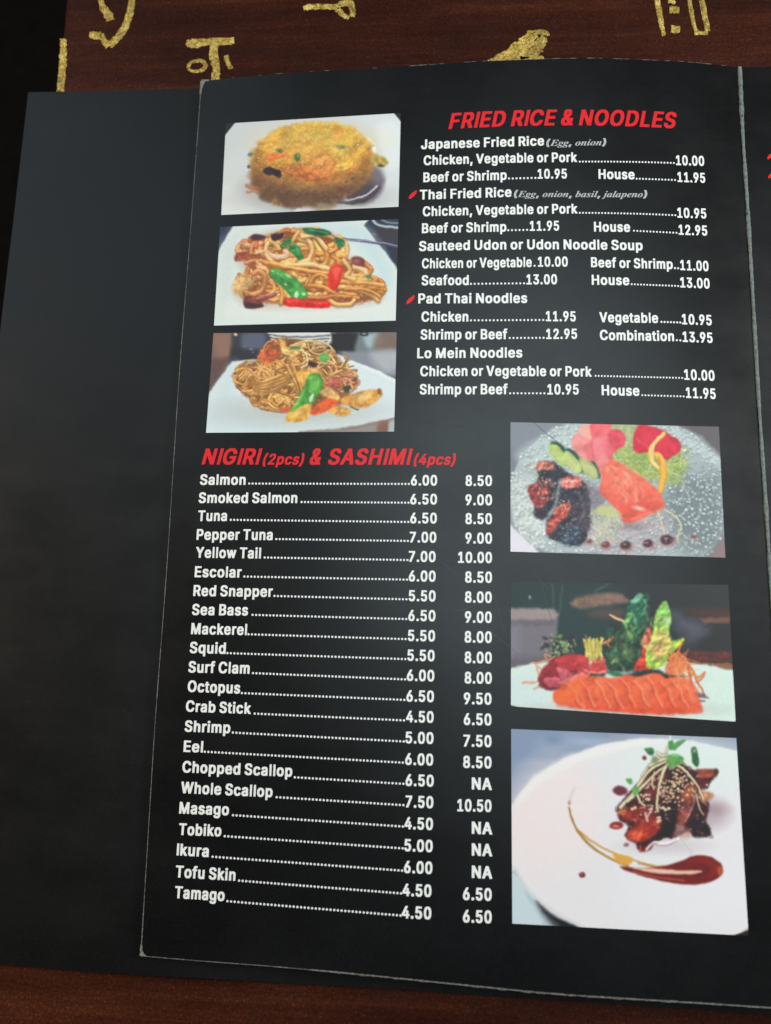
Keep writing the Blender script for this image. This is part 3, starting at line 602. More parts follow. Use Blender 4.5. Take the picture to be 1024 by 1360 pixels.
    c.poly([(645,230),(690,225),(716,265),(700,330),(650,340),(630,290)],(204,170,106),16,.85,True); c.poly([(655,150),(690,100),(706,118),(700,180),(660,200)],(120,186,96),8,.8,True,tex=.3); c.ell(705,180,14,20,(180,226,170),6,.8)
    c.line([(770,256),(730,300),(690,350),(640,380)],7,(182,206,72),3,.95,.3); c.line([(620,300),(615,350),(640,375)],6,(180,204,80),3,.9,.3); c.ell(620,288,18,12,(232,216,140),5,.9); c.ell(668,310,26,20,(220,160,110),12,.7)
    c.poly([(700,360),(730,315),(775,330),(800,370),(740,420),(700,400)],(216,104,58),8,.9,True,tex=.5)
    for p in ([(735,320),(775,330),(800,400),(815,470)],[(750,310),(790,360),(830,430),(865,500)],[(765,270),(750,310),(745,380)],[(745,330),(735,380),(730,400)],[(700,400),(720,340),(750,320)],[(810,410),(840,420),(866,400)],[(780,340),(800,420),(805,480)],[(740,360),(760,400),(790,420)]):
        c.line(p,4.2,((214,110,60),(230,130,74))[R.integers(2)],2.5,1,.5)
    c.line([(865,405),(855,425),(830,440)],5,(214,120,80),3,.9); c.poly([(790,480),(840,485),(885,510),(850,508),(800,500)],(96,82,96),5,.9,True); c.line([(820,518),(865,524)],4,(96,88,96),3,.9)
    # dark leaf + tuna
    c.poly([(360,410),(400,396),(440,408),(410,430),(370,425)],(46,86,66),5,1,True,tex=.5); c.poly([(440,400),(480,392),(508,408),(480,420)],(60,110,80),5,1,True)
    c.poly([(500,415),(580,395),(640,385),(720,410),(780,420),(700,432),(560,430)],(44,48,44),6,1,True)
    c.poly([(150,410),(175,372),(215,338),(300,322),(345,335),(330,400),(262,466),(200,472),(155,450)],(146,46,54),5,1,True,tex=.3)
    for P_,c1,c2 in (([(152,415),(180,372),(222,338),(232,372),(225,420),(190,440),(160,448)],(168,52,58),(132,38,48)),([(170,440),(200,420),(240,420),(262,440),(250,462),(205,468)],(206,104,124),(150,52,66)),
        ([(222,340),(262,326),(312,330),(318,372),(300,392),(262,384),(232,378)],(198,66,72),(168,50,56)),([(228,378),(258,384),(292,398),(306,425),(280,440),(245,425)],(226,128,134),(170,60,68)),
        ([(300,345),(330,322),(358,335),(370,372),(366,410),(340,415),(312,392)],(206,74,76),(176,56,60)),([(368,402),(378,360),(400,338),(424,336),(438,368),(436,402),(400,408)],(220,86,82),(190,66,64)),([(230,450),(270,425),(330,400),(350,420),(300,450)],(236,150,142),(204,92,88))):
        c.poly([(x+2,y+4) for x,y in P_],(84,24,34),7,.55,True); c.poly(P_,c1,4,1,True,tex=.15,grad=(c2,1.2),wob=3)
    c.line([(345,385),(365,400),(352,416)],4,(236,166,160),5,.7,0); c.line([(155,455),(200,472),(260,468)],5,(80,26,36),5,.8,0); c.line([(375,398),(400,404),(432,396)],4,(238,170,160),4,.6,0)
    # salmon
    s_=[(212,490),(235,470),(290,440),(330,418),(400,420),(480,425),(530,410),(570,420),(640,408),(700,425),(760,425),(800,460),(830,510),(842,550),(800,570),(690,580),(540,575),(380,560),(300,548),(225,535)]
    c.poly(s_,(232,106,70),5,1,True,tex=.12); c.poly([(230,540),(400,545),(700,560),(835,545),(800,572),(690,582),(400,565)],(206,74,58),12,.7,True)
    edge=[(300,438),(352,420),(415,420),(470,424),(525,412),(585,420),(640,408),(700,424),(752,425)]
    for k,(x,y) in enumerate(edge):                              # overlapping slices, each with a pale upper rim and a deeper far side
        P_=[(x-30,y+20),(x,y),(x+40,y+2),(x+78,y+40),(x+92,y+90),(x+100,560-k*0+(k>4)*14),(x+30,556+(k>3)*14),(x-2,y+90)]
        c.poly(P_,((240,116,76),(236,104,66),(244,126,88))[k%3],6,.8,True,grad=((214,80,54),.35),tex=.12)
        c.line([(x-24,y+18),(x+6,y+50),(x+18,y+90),(x+40,548)],3.2,(255,182,146),6,.62,0)
        c.line([(x-30,y+22),(x-1,y+52),(x+10,y+92),(x+31,550)],3.5,(186,56,38),7,.5,0)
        for j in range(4):
            u=R.uniform(8,70); c.line([(x+u-8,y+22+R.uniform(0,20)),(x+u+10,y+60),(x+u+22,y+95+R.uniform(0,20))],R.uniform(2,4),(248,156,116),8,R.uniform(.15,.4),0)
    c.poly([(215,490),(290,440),(330,430),(320,500),(240,530)],(240,112,62),16,.6,True)
    
    for x,y,l,an in [(R.uniform(520,620),R.uniform(80,260),R.uniform(20,50),R.uniform(1,2)) for _ in range(26)]+[(R.uniform(440,600),R.uniform(220,370),R.uniform(16,40),R.uniform(.5,2.6)) for _ in range(34)]:
        c.line([(x,y),(x+l*math.cos(an),y+l*math.sin(an))],R.uniform(2,5),((28,58,50),(70,124,92),(96,140,84),(24,44,40),(130,170,120))[R.integers(5)],5,R.uniform(.3,.7),0,curve=False)
    for x,y,l,an in [(R.uniform(630,720),R.uniform(120,360),R.uniform(14,44),R.uniform(1.2,2)) for _ in range(30)]:
        c.line([(x,y),(x+l*math.cos(an),y+l*math.sin(an))],R.uniform(1.5,4),((206,220,110),(120,160,60),(226,196,130),(150,190,84))[R.integers(4)],4,R.uniform(.3,.7),0,curve=False)
    for _ in range(26):
        x=R.uniform(705,800); y=R.uniform(300,390); c.line([(x,y),(x+R.uniform(-16,26),y+R.uniform(10,40)),(x+R.uniform(-10,60),y+R.uniform(30,90))],R.uniform(1.2,2.4),((236,140,84),(214,104,60),(244,176,130))[R.integers(3)],2.5,.8,.3)
    for _ in range(24):
        x=R.uniform(340,425); y=R.uniform(255,340); c.line([(x,y),(x+R.uniform(-14,14),y+R.uniform(12,34))],R.uniform(1.5,4),((226,210,120),(170,160,80),(120,120,64),(238,226,150))[R.integers(4)],3,.7,.2,curve=False)
    gp=[(435,300),(440,220),(510,180),(540,80),(600,58),(626,80),(600,200),(600,380),(480,400)]; c.relief(gp,1.0,34,10); c.relief(gp,.7,14,8)
    gr=[(570,390),(600,210),(640,200),(690,95),(716,140),(716,255),(770,256),(700,360),(640,385)]; c.relief(gr,.8,30,8); c.relief(gr,.5,12,6)
    c.relief(s_,.22,50,8); c.relief([(150,410),(220,330),(435,330),(435,410),(260,470),(155,455)],.5,30,8)
    c.warp(6,24); c.blur(.8); c.grain(.04)
    c.poly([(0,520),(0,540),(30,543),(120,578),(560,597),(1010,615),(1010,670),(0,670)],INK,3)
    return c

def paint_glazed():
    c=Canvas(1024,917,2.0,(126,142,170),66); R=c.r
    c.poly([(0,0),(1024,0),(1024,130),(760,90),(300,120),(60,300),(0,380)],(132,148,176),30,.9); c.ell(330,70,60,22,(176,190,206),24,.7); c.poly([(380,40),(940,60),(940,110),(700,70),(450,75)],(142,148,166),10,.8)
    for _ in range(14): c.ell(R.uniform(30,400),R.uniform(30,260),R.uniform(20,60),R.uniform(8,18),((110,124,152),(156,170,190))[R.integers(2)],14,.35)
    c.poly([(0,580),(60,620),(170,740),(290,830),(280,917),(0,917)],(196,212,218),12)
    c.poly([(130,720),(200,780),(320,835),(300,860),(220,850),(150,770)],(30,28,32),10,1,True); c.poly([(90,690),(170,780),(230,840),(180,840)],(150,164,172),14,.7)
    c.poly([(-60,330),(30,330),(50,300),(120,220),(250,140),(400,85),(560,62),(760,72),(940,112),(1060,160),(1060,930),(600,930),(480,895),(320,838),(190,770),(100,690),(42,600),(-60,600)],(228,224,226),4,1)
    c.ell(620,470,500,380,(224,222,226),60,.6,.14); c.ell(190,380,190,230,(236,222,222),60,.75,.3); c.ell(740,180,260,110,(216,230,226),50,.8); c.ell(760,700,300,130,(228,228,232),50,.7)
    c.poly([(45,330),(120,210),(260,130),(420,85),(560,68),(700,70),(500,100),(300,160),(150,240),(60,330)],(238,236,232),10,.6)
    c.line([(40,590),(100,682),(190,762),(320,830)],7,(206,206,210),7,.7,0)
    c.poly([(915,863),(955,856),(1000,826),(1024,820),(1024,917),(900,917)],(160,136,120),3,1); c.poly([(925,866),(1000,842),(1024,917),(900,917)],INK,3)
    # smear of sauce
    c.line([(285,265),(268,300),(262,330)],4,(206,190,178),5,.6,0); c.ell(264,326,5,9,(150,120,80),3,.8)
    c.line([(262,345),(290,430),(350,500),(430,550),(500,580)],3.5,(172,130,62),3,1,.2,w2=5); c.line([(300,440),(370,490),(460,535),(600,580),(680,590)],4,(196,146,70),3,.95,.2,w2=3)
    c.line([(262,350),(300,440),(380,520)],1.6,(120,84,40),2,.6,0)
    c.poly([(440,530),(480,535),(520,550),(510,575),(470,575),(450,555)],(214,160,70),5,.95,True)
    sm=[(470,582),(540,590),(620,585),(680,572),(720,560),(760,542),(800,537),(850,550),(882,580),(884,612),(850,640),(790,656),(720,655),(640,642),(560,622),(500,602)]
    c.poly(sm,(112,32,30),4,1,True,tex=.15); c.poly([(520,590),(620,592),(720,600),(795,600),(790,610),(700,616),(600,608)],(232,196,176),4,.95,True); c.line([(520,604),(620,626),(730,640)],3,(206,120,90),3,.6,0)
    c.poly([(740,560),(800,545),(850,560),(870,600),(830,630),(840,590),(800,570)],(134,40,34),8,.8,True); c.line([(800,575),(828,590),(815,612),(780,620)],3,(80,20,24),4,.7,0); c.poly([(866,585),(886,590),(880,620),(866,615)],(196,100,60),5,.7,True)
    c.line([(545,572),(600,582),(660,580)],3,(170,110,50),3,.8,0)
    for x,y,r in ((316,617,13),(495,495,10),(568,142,9)): c.ell(x,y,r,r*.85,(112,36,38),3,1); c.ell(x-3,y-3,r*.4,r*.3,(190,130,120),3,.7)
    c.ell(470,275,30,19,(104,44,52),4,1,.1); c.ell(454,416,28,16,(140,40,34),3,1,-.1); c.ell(452,420,14,6,(230,180,160),3,.9); c.ell(452,424,24,9,(120,30,26),4,.3)
    # shadow
    c.ell(830,370,80,60,(176,160,168),30,.8); c.ell(850,350,50,22,(150,120,124),18,.5); c.ell(650,500,150,30,(200,190,194),18,.7)
    # meat mass
    c.poly([(455,350),(500,290),(560,220),(580,185),(640,150),(720,165),(770,190),(830,195),(862,190),(865,210),(835,240),(820,268),(790,270),(800,300),(830,330),(825,380),(815,400),(840,450),(835,465),(770,460),(740,440),(700,465),(640,470),(600,500),(555,515),(530,490),(490,460),(500,420),(470,395),(460,370)],(62,28,32),5,1,True,wob=7,tex=.5)
    c.poly([(780,190),(830,188),(862,190),(862,210),(830,225),(790,225)],(140,66,50),5,.95,True,tex=.5); c.ell(858,200,8,12,(60,24,26),4,.8); c.poly([(770,230),(830,230),(815,265),(785,270)],(84,34,38),6,.9,True)
    c.poly([(790,280),(830,280),(850,295),(825,320),(800,320)],(196,130,96),7,.95,True,tex=.5); c.poly([(700,400),(740,430),(770,430),(740,470),(690,460)],(180,140,130),9,.6,True)
    c.poly([(495,465),(510,430),(560,395),(620,400),(645,420),(620,450),(570,480),(520,482)],(168,62,42),5,1,True,tex=.4,grad=((132,40,34),0)); c.poly([(500,460),(530,435),(560,440),(545,475)],(190,86,58),8,.8,True)
    c.poly([(465,370),(490,345),(560,330),(620,370),(630,400),(560,410),(500,400)],(126,44,40),7,1,True,tex=.5); c.poly([(460,365),(480,335),(500,345),(485,375)],(196,120,80),6,.8,True)
    c.poly([(695,330),(720,270),(755,245),(778,265),(775,320),(750,380),(720,415),(695,400)],(128,62,56),6,1,True,tex=.4); c.poly([(720,290),(750,262),(765,280),(745,310)],(182,98,60),8,.85,True); c.line([(775,270),(768,330),(735,400)],3,(190,150,146),3,.8,0)
    c.poly([(640,330),(695,330),(690,440),(640,460),(600,470),(640,420)],(34,22,28),8,.95,True); c.poly([(750,400),(800,380),(836,450),(770,462)],(40,26,30),7,.95,True,tex=.6); c.ell(660,290,60,80,(44,26,30),30,.6)
    c.poly([(560,230),(600,190),(580,215),(555,260)],(190,110,74),5,.9,True); c.poly([(600,240),(650,200),(640,300),(600,320),(560,300)],(116,50,50),12,.7,True,tex=.6)
    c.poly([(540,500),(600,495),(590,515),(555,524)],(90,24,26),5,.9,True); c.line([(553,500),(552,522)],4,(200,100,80),3,.8,0)
    for p in ([(580,380),(600,352)],[(570,370),(580,400)],[(590,350),(600,345)],[(620,385),(632,400)]): c.line(p,4,(246,206,196),3,.85,0,curve=False)
    mm=[(458,352),(500,290),(580,185),(720,165),(862,195),(820,268),(830,330),(838,460),(700,465),(555,515),(490,460)]; c.relief(mm,.8,40,8); c.relief(mm,.5,15,6)
    for _ in range(46):
        x=R.uniform(490,820); y=R.uniform(220,470)
        if mm_in(mm,x,y): c.ell(x,y,R.uniform(3,9),R.uniform(1.5,3.5),((236,180,160),(196,110,84),(244,214,204))[R.integers(3)],3,R.uniform(.25,.7),R.uniform(-1,1))
    # sesame
    for _ in range(150):
        x=R.normal(690,42); y=R.normal(255,36); c.ell(x,y,4.6,3.3,((236,206,160),(222,184,130),(246,226,200))[R.integers(3)],1.6,.95,R.uniform(0,3),shade=.3)
    for _ in range(46):
        x=R.normal(600,48); y=R.normal(310,32); c.ell(x,y,4.8,3.4,((240,214,196),(230,196,170))[R.integers(2)],1.6,.95,R.uniform(0,3),shade=.3)
    for x,y in ((645,345),(668,347),(655,352),(630,385),(622,402),(530,345),(518,350),(575,292),(585,310)): c.ell(x,y,7,6,(236,206,170),2,1,shade=.3)
    # sprouts
    S=(214,206,168)
    for p,w in (([(470,345),(520,290),(560,230),(600,185),(660,155)],7),([(500,320),(560,260),(620,200),(665,170)],6),([(660,170),(640,210),(625,270),(620,330),(625,360)],6),([(700,170),(740,200),(780,250),(810,310)],5),([(640,130),(600,160),(560,215)],5),([(590,175),(640,150),(680,150)],6),([(535,280),(550,320),(572,338)],5),([(610,200),(600,240),(605,270)],4),([(780,290),(790,340),(808,375)],3),([(668,90),(655,130),(670,160)],4),([(620,120),(640,135),(660,130)],5)):
        c.line(p,w+1.5,(110,74,60),3,.5,0); c.line(p,w,S,2,1,.45,hl=.3,w2=w*.6)
    c.line([(575,515),(610,485),(660,488),(710,470),(690,485),(620,495)],5,(232,226,226),3,.95,.4); c.line([(725,470),(750,505),(758,535)],5,(214,208,210),4,.8,.3); c.line([(600,490),(650,500),(700,480)],2,(150,110,110),3,.6,0)
    for p,cl in (([(568,105),(600,102),(608,120),(590,128),(575,120)],(60,116,66)),([(665,75),(685,72),(690,105),(670,108)],(70,140,76)),([(686,95),(700,75),(736,70),(710,95),(690,112)],(84,140,84)),([(660,140),(690,125),(725,138),(730,160),(700,172),(665,165)],(96,150,80)),([(758,105),(775,98),(785,120),(790,165),(780,180),(765,165),(760,135)],(50,100,62)),([(492,228),(515,226),(522,245),(508,250)],(96,160,84)),([(520,265),(545,260),(545,285),(525,295)],(110,170,90)),([(655,170),(700,172),(680,190)],(104,150,90))):
        c.poly(p,cl,3,1,True,tex=.3)
    c.ell(771,112,7,8,(160,190,150),3,.7); c.ell(596,125,10,9,(40,60,50),4,.6); c.ell(610,150,14,16,(96,120,80),6,.7); c.ell(740,150,14,14,(214,230,206),4,.9); c.ell(690,130,16,6,(150,220,140),4,.7)
    c.ell(672,62,6,10,(226,236,222),4,.8)
    c.warp(3,22); c.blur(.8); c.grain(.02)
    c.poly([(925,866),(1000,838),(1024,917),(900,917)],INK,3)
    return c
